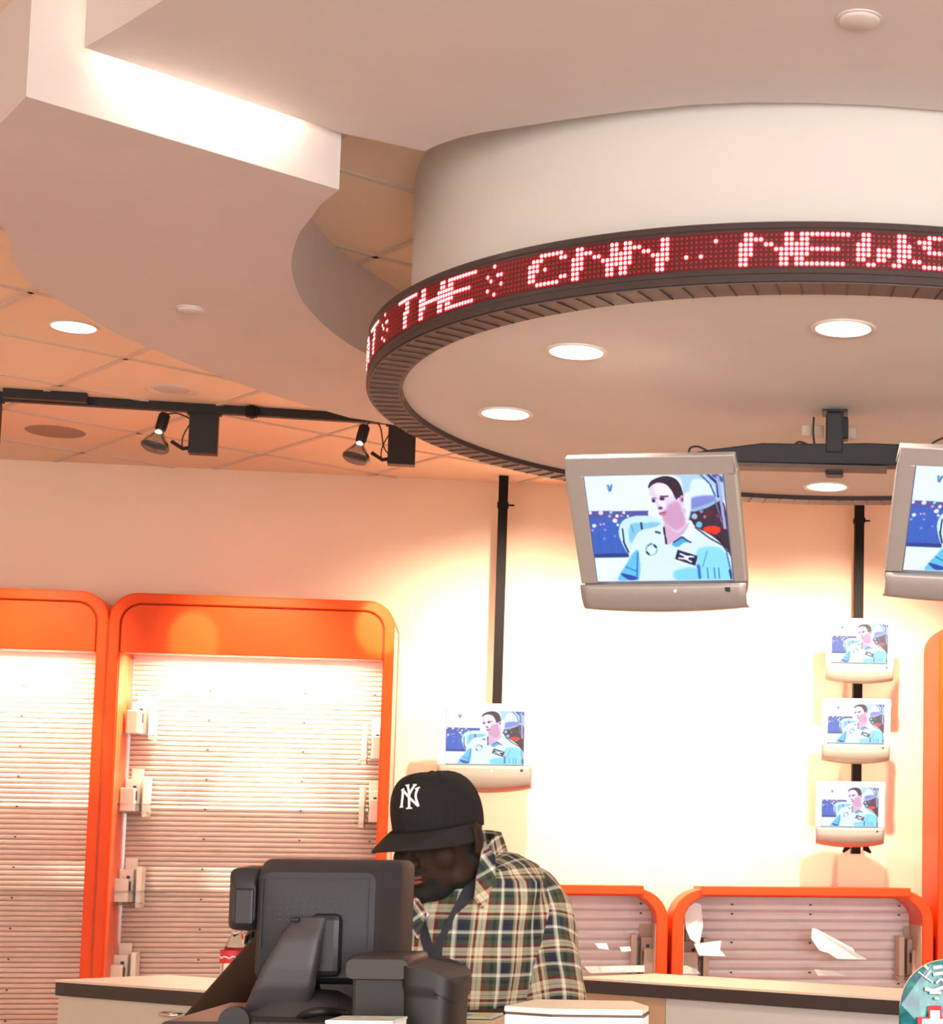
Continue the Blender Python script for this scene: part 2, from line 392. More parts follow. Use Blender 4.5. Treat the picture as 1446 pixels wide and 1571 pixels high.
FONT = {
 'N': ['.XX......XX', '.XXXX....XX', 'XXX..XX..XX', 'XXX....XXXX', 'XXX.....XXX', 'XX......XX.', 'XX......XX.'],
 'E': ['.XXXXXXXXXX', '.XX........', 'XXX........', 'XXXXXXXXX..', 'XXX........', 'XX.........', 'XXXXXXXXXX.'],
 'W': ['.XX.....XX.', '.XX.....XX.', 'XXX.....XXX', 'XXX.XXX.XXX', 'XXX.XXX.XXX', 'XX..XX..XX.', '..XX...XX..'],
 'S': ['...XXXXXX..', '.XXX....XX.', '..XX.......', '...XXXXX...', '.......XXX.', 'XX......XX.', '..XXXXXX...'],
 'C': ['...XXXXXX..', '.XXX....XX.', 'XXX........', 'XXX.X......', 'XX.........', 'XX......XX.', '..XXXXXX...'],
 'T': ['.XXXXXXXXXX', '.....XX....', '.....XX....', '....XXX....', '....XX.....', '....XX.....', '....XX.....'],
 'H': ['.XX......XX', '.XX......XX', 'XXX.....XXX', 'XXXXXXXXXXX', 'XXX.....XXX', 'XX......XX.', 'XX......XX.'],
 'A': ['....XXXX...', '..XXX..XX..', '.XX.....XX.', '.XX.....XX.', '.XXXXXXXXX.', 'XX......XX.', 'XX......XX.'],
 ':': ['...........', '........X..', '...........', '...........', '..X..X.....', '...........', '...........'],
 ';': ['....X......', '...........', '..X..XX....', '...X.......', '......X....', '..X........', '....X......'],
}
text = 'NEWS'
cols = {}
lit = set()
def put(ch, c0, nm='lit_letter'):
    if nm == 'lit_dots':
        for r, row in enumerate(FONT[ch]):
            for c, k in enumerate(row):
                if k == 'X':
                    a = MB(); g = MB(); led(g, c0+c, r, .0072, .0012, 10); led(a, c0+c, r, .0046, .0026); lit.add((c0+c, r))
                    o = build('lit_dot', g, M['led_glow'], sign); build('bright_core', a, M['led_on'], o)
        return
    a = MB(); g = MB()
    for r, row in enumerate(FONT[ch]):
        for c, k in enumerate(row):
            if k == 'X': led(g, c0+c, r, .0072, .0012, 10); led(a, c0+c, r, .0046, .0026); lit.add((c0+c, r))
    o = build(nm, g, M['led_glow'], sign); build('bright_dots', a, M['led_on'], o)
for i, ch in enumerate('NEWS'): put(ch, round(i*11.35))
cN = lambda px: round((ang_for_px(px)-aN)/dA)
cc = cN(812)
for i, ch in enumerate('CNN'): put(ch, cc + round(i*11.2))
put(':', cc+34, 'lit_dots')
put(';', cc-14, 'lit_dots')
ct = cc-14-35
for i, ch in enumerate('THE'): put(ch, ct + round(i*11.5))
put(';', ct-13, 'lit_dots')
for i, ch in enumerate('AT'): put(ch, ct-13-24 + i*12)
mb = MB()
for c in range(-118, 60):
    for r in range(7):
        if (c, r) not in lit: led(mb, c, r, .0038, .0008, 6)
o = build('unlit_dots_red_glow', mb, M['led_off_glow'], sign); o['kind'] = 'stuff'

# ------------------------------------------------------------------ recessed downlights and small ceiling fittings
def downlight(loc, label, group, r=.075):
    t = thing('recessed_downlight', label, 'ceiling light', loc, group)
    build('trim_ring', MB().lathe([(r, 0), (r+.012, -.003), (r+.014, .0), (r+.014, .006), (r-.004, .006)], (0, 0, -.004), 40), M['lamp_rim'], t, smooth=True, local=True)
    m = MB().lathe([(0.001, 0), (r*.5, -.0015), (r, 0)], (0, 0, -.004), 40); build('lens', m, M['lamp'], t, smooth=True, local=True)
    return t
dz = 2.862
dl0 = downlight(PZ(884, 539, dz), 'lit round downlight in the drum underside, just above the left hanging television', 'downlights in the drum underside')
spots_d = [(775, 634, 'lit round downlight in the drum underside, nearest its left rim'), (1293, 503, 'large lit round downlight in the drum underside below the letters NEW'), (1268, 746, 'lit round downlight at the far rim of the drum, seen below the black TV bracket')]
dls = [dl0.location.copy()]
for x, y, lb in spots_d:
    p = PZ(x, y, dz); dls.append(p); dup(dl0, p, lb)
p113 = PZ(113, 501, ZT)
downlight((p113.x, p113.y, ZT), 'lit round downlight in the tiled ceiling at the left edge of the scene', None, .083)
# speaker, unlit trim, detectors
p = PZ(85, 662, ZT); t = tag(build('ceiling_speaker', MB().lathe([(.001, -.004), (.12, -.006), (.135, -.003), (.14, 0)], p, 40), M['speaker'], smooth=True), 'round beige speaker grille in the ceiling tiles behind the track', 'speaker')
p = PZ(263, 598, ZT)
t = thing('unlit_downlight', 'round unlit downlight with a tilted lamp, above the black track', 'ceiling light', p)
build('trim_ring', MB().lathe([(.075, 0), (.095, -.006), (.11, -.002), (.11, .0)], (0, 0, 0), 40), M['lamp_rim'], t, smooth=True, local=True)
build('reflector', MB().lathe([(.001, -.001), (.03, -.012), (.055, -.002), (.075, -.001)], (0, 0, 0), 30), M['silver_top'], t, smooth=True, local=True)
def detector(p, label, r):
    t = thing('smoke_detector', label, 'smoke detector', p)
    build('body', MB().lathe([(.001, -.011), (r*.9, -.011), (r*.98, -.008), (r, -.004), (r, 0)], (0, 0, 0), 48), M['soffit'], t, smooth=True, auto=50, local=True)
    build('base_plate', MB().lathe([(.001, -.004), (r+.006, -.004), (r+.006, 0)], (0, 0, 0), 48), M['soffit'], t, local=True)
detector(PZ(293, 474, ZA), 'small round flat cover plate on the curved lowered ceiling at left', .042)
detector(PZ(1318, 29, ZB), 'round white cover plate on the ceiling above the ticker, top right', .047)

# ------------------------------------------------------------------ lighting track with bare reflector lamps
ta = PZ(-90, 603, ZT-.02); tb = PZ(640, 647, ZT-.02)
tr = thing('lighting_track', 'long black lighting track under the tiled ceiling', 'lighting track', (ta.x, ta.y, ZT))
dd = (tb-ta).normalized(); pp = Vector((-dd.y, dd.x, 0))
build('rail', MB().box((ta+tb)/2, ((tb-ta).length+1.6, .035, .04), (dd, pp, Vector((0, 0, 1)))), M['black'], tr)
q = PZ(386, 632, ZT-.03)
build('coupling_clip', MB().box(q, (.05, .04, .046), (dd, pp, Vector((0, 0, 1)))).box(q-dd*.0, (.02, .05, .052), (dd, pp, Vector((0, 0, 1)))), M['pole'], tr)
q = PZ(70, 607, ZT-.02)
build('joiner', MB().box(q, (.35, .038, .043), (dd, pp, Vector((0, 0, 1)))), M['black'], tr)
def track_lamp(px, py, label, lamp_side=-1):
    # px,py: centre top of gear box
    P = PYY(px, py, (ta + dd*((PZ(px, 637, ZT-.02)-ta).dot(dd))).y)
    P = ta + dd*((PZ(px, 620, ZT-.03)-ta).dot(dd)); P.z = ZT-.04
    t = thing('track_lamp', label, 'track light', P, 'bare reflector lamps on the black track')
    ax = (dd, pp, Vector((0, 0, 1)))
    build('gear_box', MB().box(P+Vector((0, 0, -.10)), (.125, .06, .185), ax), M['black'], t, bevel=.003)
    build('adapter', MB().box(P+Vector((0, 0, .0)), (.15, .03, .02), ax), M['black'], t)
    L = P + dd*(-.175) + Vector((0, 0, -.045)) - pp*.02
    tilt = Matrix.Rotation(math.radians(12), 3, pp) @ Matrix.Rotation(math.radians(-8), 3, dd)
    sock = build('lamp_socket', MB().lathe([(.001, .03), (.018, .03), (.025, .02), (.025, -.045), (.022, -.055), (.001, -.055)], L, 24, tilt), M['black'], t, smooth=True, auto=40)
    L2 = L
    bulb = MB().lathe([(.018, -.05), (.021, -.062), (.030, -.078), (.050, -.105), (.061, -.122), (.063, -.132)], L2, 32, tilt)
    b = build('reflector_bulb', bulb, M['glassbulb'], t, smooth=True)
    gl_ = build('glowing_neck', MB().ell(L2 + tilt @ Vector((.004, -.018, -.075)), (.016, .016, .016), tilt), M['lamp'], b, smooth=True)
    build('bulb_face', MB().lathe([(.063, -.132), (.062, -.142), (.05, -.152), (.001, -.156)], L2, 32, tilt), M['bulb_face'], b, smooth=True)
    bx = P + Vector((0, 0, -.16)) - dd*.06
    build('knuckle', MB().tube([L+Vector((.04, 0, -.10)), L+dd*.09+Vector((0, 0, -.13)), bx+dd*.02], .009, 8), M['black'], t, smooth=True)
    s = L + tilt @ Vector((0, 0, .022))
    if lamp_side < 0: path = [s, s+dd*.05+Vector((0, 0, .012)), P+Vector((0, 0, -.03))-dd*.06]
    else: path = [s, s+dd*.035+Vector((0, 0, .03)), s+dd*.07+Vector((0, 0, .005)), s+dd*.09+Vector((0, 0, -.09)), bx+dd*.01+Vector((0, 0, .01))]
    build('cord', MB().tube(spline(path, 5), .0035, 6), M['black'], t, smooth=True)
    path = [bx+Vector((0, 0, .11)), bx-dd*.028+Vector((0, 0, .05)), bx-dd*.03+Vector((0, 0, .0)), bx+Vector((0, 0, -.015))]
    build('safety_wire', MB().tube(spline(path, 5), .003, 6), M['black'], t, smooth=True)
    return t
track_lamp(309, 632, 'bare silver reflector lamp with black gear box at the middle of the track')
track_lamp(616, 655, 'bare silver reflector lamp whose gear box touches the rim of the round drum', 1)
track_lamp(-12, 608, 'black gear box of the track lamp cut off at the left edge')

# ------------------------------------------------------------------ television picture, painted on a shared grid
def picture():
    Wd, Hh = 280, 226
    # crop coordinates of the photographed screen
    TL, TR, BL, BR = map(np.array, ((72., 100.), (1300., 82.), (185., 1052.), (1388., 1045.)))
    u = np.linspace(0, 1, Wd); v = np.linspace(0, 1, Hh); uu, vv = np.meshgrid(u, v)
    X = TL[0]*(1-uu)*(1-vv)+TR[0]*uu*(1-vv)+BL[0]*(1-uu)*vv+BR[0]*uu*vv
    Y = TL[1]*(1-uu)*(1-vv)+TR[1]*uu*(1-vv)+BL[1]*(1-uu)*vv+BR[1]*uu*vv
    img = np.zeros((Hh, Wd, 3)); img[:] = (235, 246, 250)
    def inside(poly):
        m = np.zeros(X.shape, bool); n = len(poly)
        for i in range(n):
            x1, y1 = poly[i]; x2, y2 = poly[(i+1) % n]
            c = ((y1 > Y) != (y2 > Y)) & (X < (x2-x1)*(Y-y1)/((y2-y1) if y2 != y1 else 1e-9)+x1); m ^= c
        return m
    def blur(m, k):
        m = m.astype(float)
        for _ in range(k):
            p = np.pad(m, 1, mode='edge'); m = (p[:-2, 1:-1]+p[2:, 1:-1]+p[1:-1, :-2]+p[1:-1, 2:]+2*p[1:-1, 1:-1])/6
        return m
    def sm(poly): 
        q = spline([(a, b, 0) for a, b in poly], 6, True); return [(p.x, p.y) for p in q]
    def fill(poly, col, k=1, smooth=True, a=1.0):
        nonlocal img
        m = blur(inside(sm(poly) if smooth else poly), k)[..., None]*a; img = img*(1-m)+np.array(col)*m
    def dot(x, y, rx, ry, col, k=1, a=1.0):
        nonlocal img
        m = blur(((X-x)/rx)**2+((Y-y)/ry)**2 < 1, k)[..., None]*a; img = img*(1-m)+np.array(col)*m
    def line(pts, w, col, k=1, a=1.0):
        for (x1, y1), (x2, y2) in zip(pts[:-1], pts[1:]):
            L = math.hypot(x2-x1, y2-y1); nx, ny = -(y2-y1)/L*w/2, (x2-x1)/L*w/2
            fill([(x1+nx, y1+ny), (x2+nx, y2+ny), (x2-nx, y2-ny), (x1-nx, y1-ny)], col, k, False, a)
    # stadium of seats (blue) at left
    fill([(60, 415), (640, 415), (640, 830), (100, 835)], (48, 98, 200), 1, False)
    fill([(60, 415), (640, 415), (640, 470), (60, 480)], (90, 80, 150), 2, False, .7)
    fill([(90, 800), (640, 790), (640, 822), (90, 832)], (20, 60, 140), 1, False)
    for x, y, r, c in [(125, 430, 16, (240, 235, 255)), (220, 430, 22, (235, 225, 245)), (310, 425, 14, (150, 220, 250)), (365, 458, 16, (245, 240, 255)), (425, 428, 14, (240, 240, 255)), (300, 460, 16, (210, 150, 190)), (345, 500, 22, (250, 230, 240)), (405, 458, 12, (200, 150, 200)), (370, 538, 14, (240, 230, 255)), (160, 545, 18, (230, 240, 255)), (215, 532, 11, (220, 170, 220)), (245, 530, 11, (210, 160, 215)), (255, 580, 12, (140, 150, 230)), (145, 585, 12, (180, 160, 230)), (250, 660, 14, (90, 150, 240)), (345, 640, 12, (90, 150, 240)), (460, 460, 12, (220, 240, 255))]:
        dot(x, y, r, r*.9, c)
    for x in (200, 300, 400): line([(x, 590), (x+18, 800)], 6, (30, 70, 170), 1, .6)
    # white spherical nose craft behind
    fill([(620, 60), (1330, 60), (1340, 300), (1240, 330), (1020, 420), (960, 400), (940, 160), (860, 100)], (175, 215, 250), 2)
    fill([(1040, 140), (1180, 160), (1230, 260), (1180, 350), (1060, 370), (1010, 280)], (225, 250, 255), 9)
    fill([(1030, 300), (1210, 280), (1230, 330), (1080, 390), (1000, 390)], (130, 140, 220), 8)
    line([(1100, 90), (1190, 180), (1235, 290)], 14, (60, 90, 190), 1); line([(1150, 80), (1250, 170), (1265, 300)], 22, (30, 50, 120), 1)
    line([(1210, 90), (1310, 150)], 40, (70, 90, 160), 2)
    fill([(960, 400), (1060, 420), (1260, 330), (1330, 420), (1400, 900), (1340, 780), (1230, 680), (1080, 600), (1000, 520)], (58, 34, 60), 3)
    line([(1010, 415), (1150, 385), (1260, 325)], 22, (150, 195, 230), 1)
    line([(1255, 110), (1320, 580)], 26, (165, 175, 225), 1); line([(1235, 330), (1290, 520)], 12, (120, 110, 170), 1)
    for x, y, r, c in [(1050, 465, 26, (150, 200, 230)), (1110, 420, 18, (120, 140, 180)), (1090, 540, 28, (110, 200, 230)), (1020, 440, 18, (40, 60, 110)), (1180, 440, 30, (90, 30, 50)), (1140, 470, 14, (180, 120, 140)), (1260, 460, 20, (110, 60, 90))]: dot(x, y, r, r, c)
    fill([(1130, 570), (1200, 550), (1270, 565), (1275, 600), (1230, 630), (1190, 615), (1140, 600)], (255, 50, 25), 1)
    line([(1240, 640), (1330, 760)], 14, (20, 15, 35), 1)
    # white pod/seat behind shoulder
    fill([(400, 520), (450, 480), (560, 455), (700, 470), (760, 520), (760, 620), (620, 700), (500, 800), (460, 800), (400, 690), (378, 600)], (205, 240, 252), 1)
    fill([(480, 540), (600, 520), (740, 520), (740, 560), (560, 620), (480, 700)], (130, 205, 240), 5)
    line([(412, 570), (425, 700), (465, 790)], 16, (20, 40, 100), 1); line([(578, 515), (585, 580)], 14, (20, 40, 100), 1); line([(490, 540), (510, 610)], 9, (90, 150, 210), 1)
    # body and jumpsuit
    suit = (222, 243, 250)
    fill([(560, 600), (700, 560), (780, 530), (860, 640), (1000, 500), (1060, 560), (1200, 640), (1310, 740), (1345, 800), (1400, 1060), (380, 1060), (440, 900), (500, 720)], suit, 1)
    fill([(555, 780), (550, 1040), (380, 1050), (390, 980), (440, 900), (500, 800)], (95, 200, 245), 4)
    fill([(390, 975), (520, 1005), (545, 1030), (460, 1035)], (30, 70, 170), 1); line([(435, 915), (520, 955), (545, 945)], 10, (30, 110, 190), 1)
    line([(545, 790), (535, 1030)], 12, (40, 110, 200), 1)
    fill([(1080, 760), (1300, 770), (1370, 1050), (1130, 1050), (1080, 950)], (140, 226, 250), 9)
    fill([(870, 960), (1060, 930), (1110, 1050), (900, 1050)], (130, 220, 250), 9); line([(1080, 900), (1095, 1030)], 26, (40, 110, 220), 2)
    for x in (1160, 1220, 1260): line([(x, 930), (x+8, 1030)], 9, (30, 100, 190), 1)
    line([(1160, 780), (1120, 920)], 10, (70, 160, 220), 1); line([(1330, 790), (1375, 1000)], 14, (60, 120, 200), 1); line([(1355, 950), (1375, 1040)], 18, (20, 50, 110), 1)
    line([(1050, 560), (1180, 660), (1300, 730), (1340, 790)], 12, (15, 40, 90), 1)
    # collar
    fill([(870, 690), (940, 650), (1020, 700), (960, 700), (900, 740), (850, 720)], (70, 180, 230), 2)
    line([(860, 700), (935, 650), (1020, 700)], 14, (20, 45, 110), 1)
    fill([(940, 560), (1000, 505), (1060, 590), (1030, 690), (950, 640)], (235, 246, 250), 1)
    fill([(780, 530), (900, 600), (1000, 520), (960, 610), (860, 690), (810, 720), (790, 640)], (222, 178, 212), 3)
    line([(778, 560), (800, 715)], 16, (30, 30, 80), 1); line([(700, 600), (750, 615)], 16, (20, 60, 90), 1)
    # face
    fill([(660, 200), (720, 165), (800, 165), (880, 250), (940, 300), (955, 380), (980, 520), (900, 610), (800, 540), (762, 470), (735, 430), (725, 390), (680, 310), (655, 260)], (232, 216, 244), 2)
    fill([(800, 380), (900, 330), (940, 400), (970, 530), (890, 590), (800, 530), (770, 480)], (212, 160, 200), 14)
    fill([(700, 200), (800, 180), (860, 260), (830, 300), (730, 290)], (246, 240, 250), 7)
    fill([(730, 320), (790, 330), (800, 400), (760, 380)], (245, 235, 250), 6)
    fill([(645, 215), (660, 160), (720, 125), (800, 108), (880, 130), (930, 190), (950, 290), (905, 300), (890, 315), (850, 235), (800, 180), (730, 165), (680, 185)], (42, 22, 52), 1)
    line([(745, 290), (825, 285)], 16, (120, 50, 110), 1); dot(765, 308, 22, 15, (60, 25, 90)); dot(690, 325, 16, 16, (60, 30, 100)); line([(675, 305), (715, 300)], 9, (110, 70, 130), 1)
    dot(750, 390, 22, 12, (105, 45, 100)); line([(735, 440), (800, 425)], 12, (150, 50, 100), 1); dot(770, 448, 30, 9, (190, 90, 140), 1, .7)
    dot(940, 310, 20, 34, (225, 160, 205), 1); dot(945, 315, 8, 18, (80, 30, 80), 1)
    fill([(955, 300), (1010, 250), (1020, 400), (985, 520)], (235, 245, 252), 5)
    # badges
    dot(668, 762, 55, 56, (120, 200, 215)); dot(668, 765, 40, 42, (225, 245, 245)); line([(620, 780), (650, 810)], 16, (25, 60, 80), 1); line([(690, 720), (712, 745)], 18, (20, 40, 110), 1); line([(630, 730), (670, 705)], 7, (40, 90, 110), 1)
    fill([(900, 765), (1075, 822), (1055, 912), (875, 848)], (22, 24, 70), 1, False)
    line([(915, 800), (975, 825), (1045, 830)], 16, (235, 240, 250), 1); line([(905, 840), (975, 850), (1025, 880)], 15, (235, 240, 250), 1); dot(975, 838, 22, 18, (235, 240, 250))
    # mark on white wall
    line([(285, 180), (300, 240)], 22, (70, 160, 215), 1); line([(320, 180), (306, 240)], 16, (40, 110, 190), 1)
    # edges
    img[:2, :] = (70, 80, 190); img[:, :1] = (70, 80, 190); img[:, -1:] = (110, 110, 200); img[-2:, :] = (225, 215, 245)
    img = np.clip(img/255, 0, 1); lin = np.where(img <= .04045, img/12.92, ((img+.055)/1.055)**2.4)
    return Wd, Hh, lin
WD, HH, IMG = picture()
def screen_mesh(w, h):
    me = bpy.data.meshes.new('screen')
    xs = (np.arange(WD)/(WD-1)-.5)*w; zs = (.5-np.arange(HH)/(HH-1))*h
    vs = [(float(x), 0., float(z)) for z in zs for x in xs]
    fs = [(j*WD+i, (j+1)*WD+i, (j+1)*WD+i+1, j*WD+i+1) for j in range(HH-1) for i in range(WD-1)]
    me.from_pydata(vs, [], fs)
    a = me.color_attributes.new('picture', 'FLOAT_COLOR', 'POINT')
    arr = np.ones((HH*WD, 4), 'f'); arr[:, :3] = IMG.reshape(-1, 3); a.data.foreach_set('color', arr.ravel())
    me.materials.append(M['screen']); return me
def tv(name, label, loc, rot, w, h, sw, sh, sx, sz, body, chin, group, sag=.012):
    # local: screen faces -Y, origin at centre of the front, w,h body size; screen centre (sx,sz)
    t = thing(name, label, 'television', loc, group, rot)
    ax = lambda a, b, d: Vector((a, d, b))
    r = .012
    outline = [(-w/2, h/2-r), (-w/2+r*.4, h/2-r*.3), (-w/2+r, h/2), (w/2-r, h/2), (w/2-r*.4, h/2-r*.3), (w/2, h/2-r)]
    bw = w/2*.985
    bot = [(bw, -h/2+r)] + [(bw*math.cos(PI*k/12) if 0 else bw*(1-2*k/12), -h/2 - sag*(1-(1-2*k/12)**2)) for k in range(0, 13)] + [(-bw, -h/2+r)]
    out = outline + bot
    # bezel ring : split in frame (around screen) and chin under the screen
    zc0 = sz - sh/2 - .006
    x0, x1, z1 = sx-sw/2, sx+sw/2, sz+sh/2
    fr = MB()
    fr.box((0, .012, (h/2+z1)/2), (w-.002, .03, h/2-z1)); fr.box(((-w/2+x0)/2, .012, (zc0+z1)/2), (x0+w/2-.002, .03, z1-zc0)); fr.box(((w/2+x1)/2, .012, (zc0+z1)/2), (w/2-x1-.002, .03, z1-zc0))
    f = build('bezel', fr, M[body], t, bevel=.004, local=True)
    chn = [(-w/2+.001, zc0), (-bw, -h/2+r)] + bot[::-1][1:-1] + [(bw, -h/2+r), (w/2-.001, zc0)]
    cb = MB()
    # bulging chin
    nx, nz = 20, 8
    def ch(u, v):
        x = (u-.5)*w*(1-.015*v); zb = -h/2 - sag*(1-(2*u-1)**2); z = zc0*(1-v)+zb*v
        y = -.003 - .016*math.sin(PI*min(1, .15+v*.85))*(1-.3*(2*u-1)**2) + .02*max(0, v-.85)/.15
        return Vector((x, y, z))
    cb.grid(ch, nx, nz)
    c = build('chin_panel', cb, M[chin], t, smooth=True, local=True, solid=.006)
    if chin != body: c['label'] = 'grey speaker strip under the screen'
    lg = MB().box((w*.04, -.016, zc0*.75-h*.125), (w*.05, .004, h*.012)); build('maker_mark', lg, M['dark_plastic'], c, local=True)
    lg = MB().ell((w*.075, -.018, zc0*.75-h*.122), (w*.012, .003, h*.014)); build('white_emblem', lg, M['logo'], c, smooth=True, local=True)
    bt = MB().box((w*.39, -.012, zc0*.8-h*.1), (w*.03, .012, h*.03)); build('button', bt, M['dark_plastic'], c, local=True)
    # rear shell
    def shell(u, v):
        a = 2*PI*u; k = 1-.35*max(0, v-.35)/.65
        sxx = math.copysign(abs(math.cos(a))**.25, math.cos(a))*w/2*k*.99; szz = math.copysign(abs(math.sin(a))**.25, math.sin(a))*h/2*k*.99
        return Vector((sxx, .02+v*.075, szz-.004))
    sb = MB().grid(shell, 64, 6, True); n0 = 6*64
    sb.f.append(tuple(n0+i for i in range(64)))
    build('rear_shell', sb, M['tvwhite' if body == 'tvwhite' else 'silver'], t, smooth=True, auto=50, local=True)
    build('mount_block', MB().box((0, .105, 0), (.1, .03, .1)), M['black'], t, local=True)
    so = bpy.data.objects.new('screen', screen_for(sw, sh)); C.objects.link(so); so.parent = t; so.location = (sx, -.001, sz)
    return t
_sc = {}
def screen_for(w, h):
    k = (round(w, 3), round(h, 3))
    if k not in _sc: _sc[k] = screen_mesh(w, h)
    return _sc[k]
def rot_for(yaw, tilt): return Euler((tilt, 0, yaw), 'XYZ')
gh = 'televisions hanging from the drum bracket'
tv('hanging_television', 'large silver television tilted down under the drum, wholly in view left of the bracket post', (-.588, 5.4, 2.346), rot_for(-.15, .53), .486, .462, .398, .320, .006, .018, 'silver', 'silver', gh)
TV2Y = 5.42
tv('hanging_television', 'large silver television under the drum cut off by the right edge', (.31, 5.36, 2.37), rot_for(.17, .60), .486, .462, .398, .320, .006, .018, 'silver', 'silver', gh)

# bracket
br = thing('television_bracket', 'black ceiling post with a long cross arm holding the hanging televisions', 'bracket', (CX, CY, 2.862))
pc = PYY(1280, 690, 6.05)
build('post', MB().tube([(pc.x, pc.y, 2.862), (pc.x, pc.y, 2.68)], .026, 20).box((pc.x, pc.y, 2.857), (.08, .08, .008)), M['bracket'], br, smooth=True, auto=40)
build('clamp', MB().box((pc.x, pc.y-.04, 2.775), (.055, .10, .13)).box((pc.x+.028, pc.y-.02, 2.80), (.03, .06, .07)), M['bracket'], br, bevel=.006)
build('end_cap', MB().box((pc.x, pc.y-.02, 2.665), (.058, .07, .035)), M['bracket'], br, bevel=.008)
ap = [PYY(x, y, 6.0) for x, y in [(1050, 700), (1090, 693), (1170, 683), (1225, 684), (1280, 684), (1330, 683), (1380, 685), (1446, 693), (1500, 700), (1500, 712), (1446, 716), (1360, 717), (1280, 715), (1200, 714), (1120, 712), (1050, 712)]]
build('cross_arm', MB().add([p+Vector((0, d, 0)) for d in (-.035, .035) for p in ap], [tuple(range(16)), tuple(range(31, 15, -1))] + [(i, i+16, (i+1) % 16+16, (i+1) % 16) for i in range(16)]), M['bracket'], br, bevel=.004)
lp = [PYY(x, y, 6.0-.03) for x, y in [(1128, 711), (1360, 717), (1360, 722), (1128, 717)]]
build('lower_flange', MB().add([p+Vector((0, d, 0)) for d in (-.02, .05) for p in lp], [(0, 1, 2, 3), (7, 6, 5, 4)] + [(i, i+4, (i+1) % 4+4, (i+1) % 4) for i in range(4)]), M['signlip'], br)
for cx, rot, hx, hy, hz in ((1075, -.15, -.588, 5.4, 2.346), (1440, .17, .31, 5.36, 2.37)):
    a = PYY(cx, 703, 6.0); b = Vector((hx, hy, hz)) + Vector((0, .11, .04)); mid = (a+b)/2 + Vector((0, .05, .06))
    build('swing_arm', MB().tube(spline([a, mid, b], 6), .02, 10), M['bracket'], br, smooth=True)
def cable(pts, Y):
    P = [PYY(x, y, Y) for x, y in pts]; return MB().tube(spline(P, 6), .0035, 6)
build('cable_loop', cable([(1056, 700), (1058, 688), (1070, 685), (1085, 692)], 5.97), M['bracket'], br, smooth=True)
build('cable_loop', cable([(1420, 690), (1430, 680), (1446, 672), (1460, 668)], 5.97), M['bracket'], br, smooth=True)
build('cable_loop', cable([(1217, 684), (1225, 678), (1236, 681), (1242, 686)], 5.97), M['bracket'], br, smooth=True)
build('cable_loop', cable([(1248, 640), (1247, 662), (1249, 684)], 6.03), M['bracket'], br, smooth=True)
for (x, y) in ((1237, 667), (1256, 667), (1305, 671)):
    p = PYY(x, y, 6.1); k = .05
    o = build('junction_box', MB().box((p.x, p.y, p.z+.01), (.03, .04, .034)), M['beige_plastic'], br, bevel=.003)

# ------------------------------------------------------------------ orange display cabinets on the back wall
def rrect(x0, x1, z0, z1, r, n=8, rb=0):
    P = []
    P += [(x0, z0), (x0, z1-r)] if not rb else [(x0, z0), (x0, z1-r)]
    P += [(x0+r-r*math.cos(PI/2*k/n), z1-r+r*math.sin(PI/2*k/n)) for k in range(1, n+1)]
    P += [(x1-r+r*math.sin(PI/2*k/n), z1-r+r*math.cos(PI/2*k/n)) for k in range(0, n+1)]
    P += [(x1, z0)]
    return P
tfW = lambda a, b, d: W(a, d, b)
def slats(u0, u1, z0, z1, off, pitch=.026):
    mb = MB(); n = int((z1-z0)/pitch); prof = []
    for i in range(n):
        z = z0+i*pitch
        prof += [(off, z), (off+.007, z+pitch*.18), (off+.009, z+pitch*.55), (off+.006, z+pitch*.86), (off-.004, z+pitch*.9)]
    prof.append((off, z1))
    k = len(prof)
    mb.add([W(u, o, z) for u in (u0, u1) for o, z in prof], [(i, i+1, k+i+1, k+i) for i in range(k-1)])
    # screw heads
    return mb
def hook_stack(parent_u, z, off, s=1, m='white_plastic', side=1):
    pass
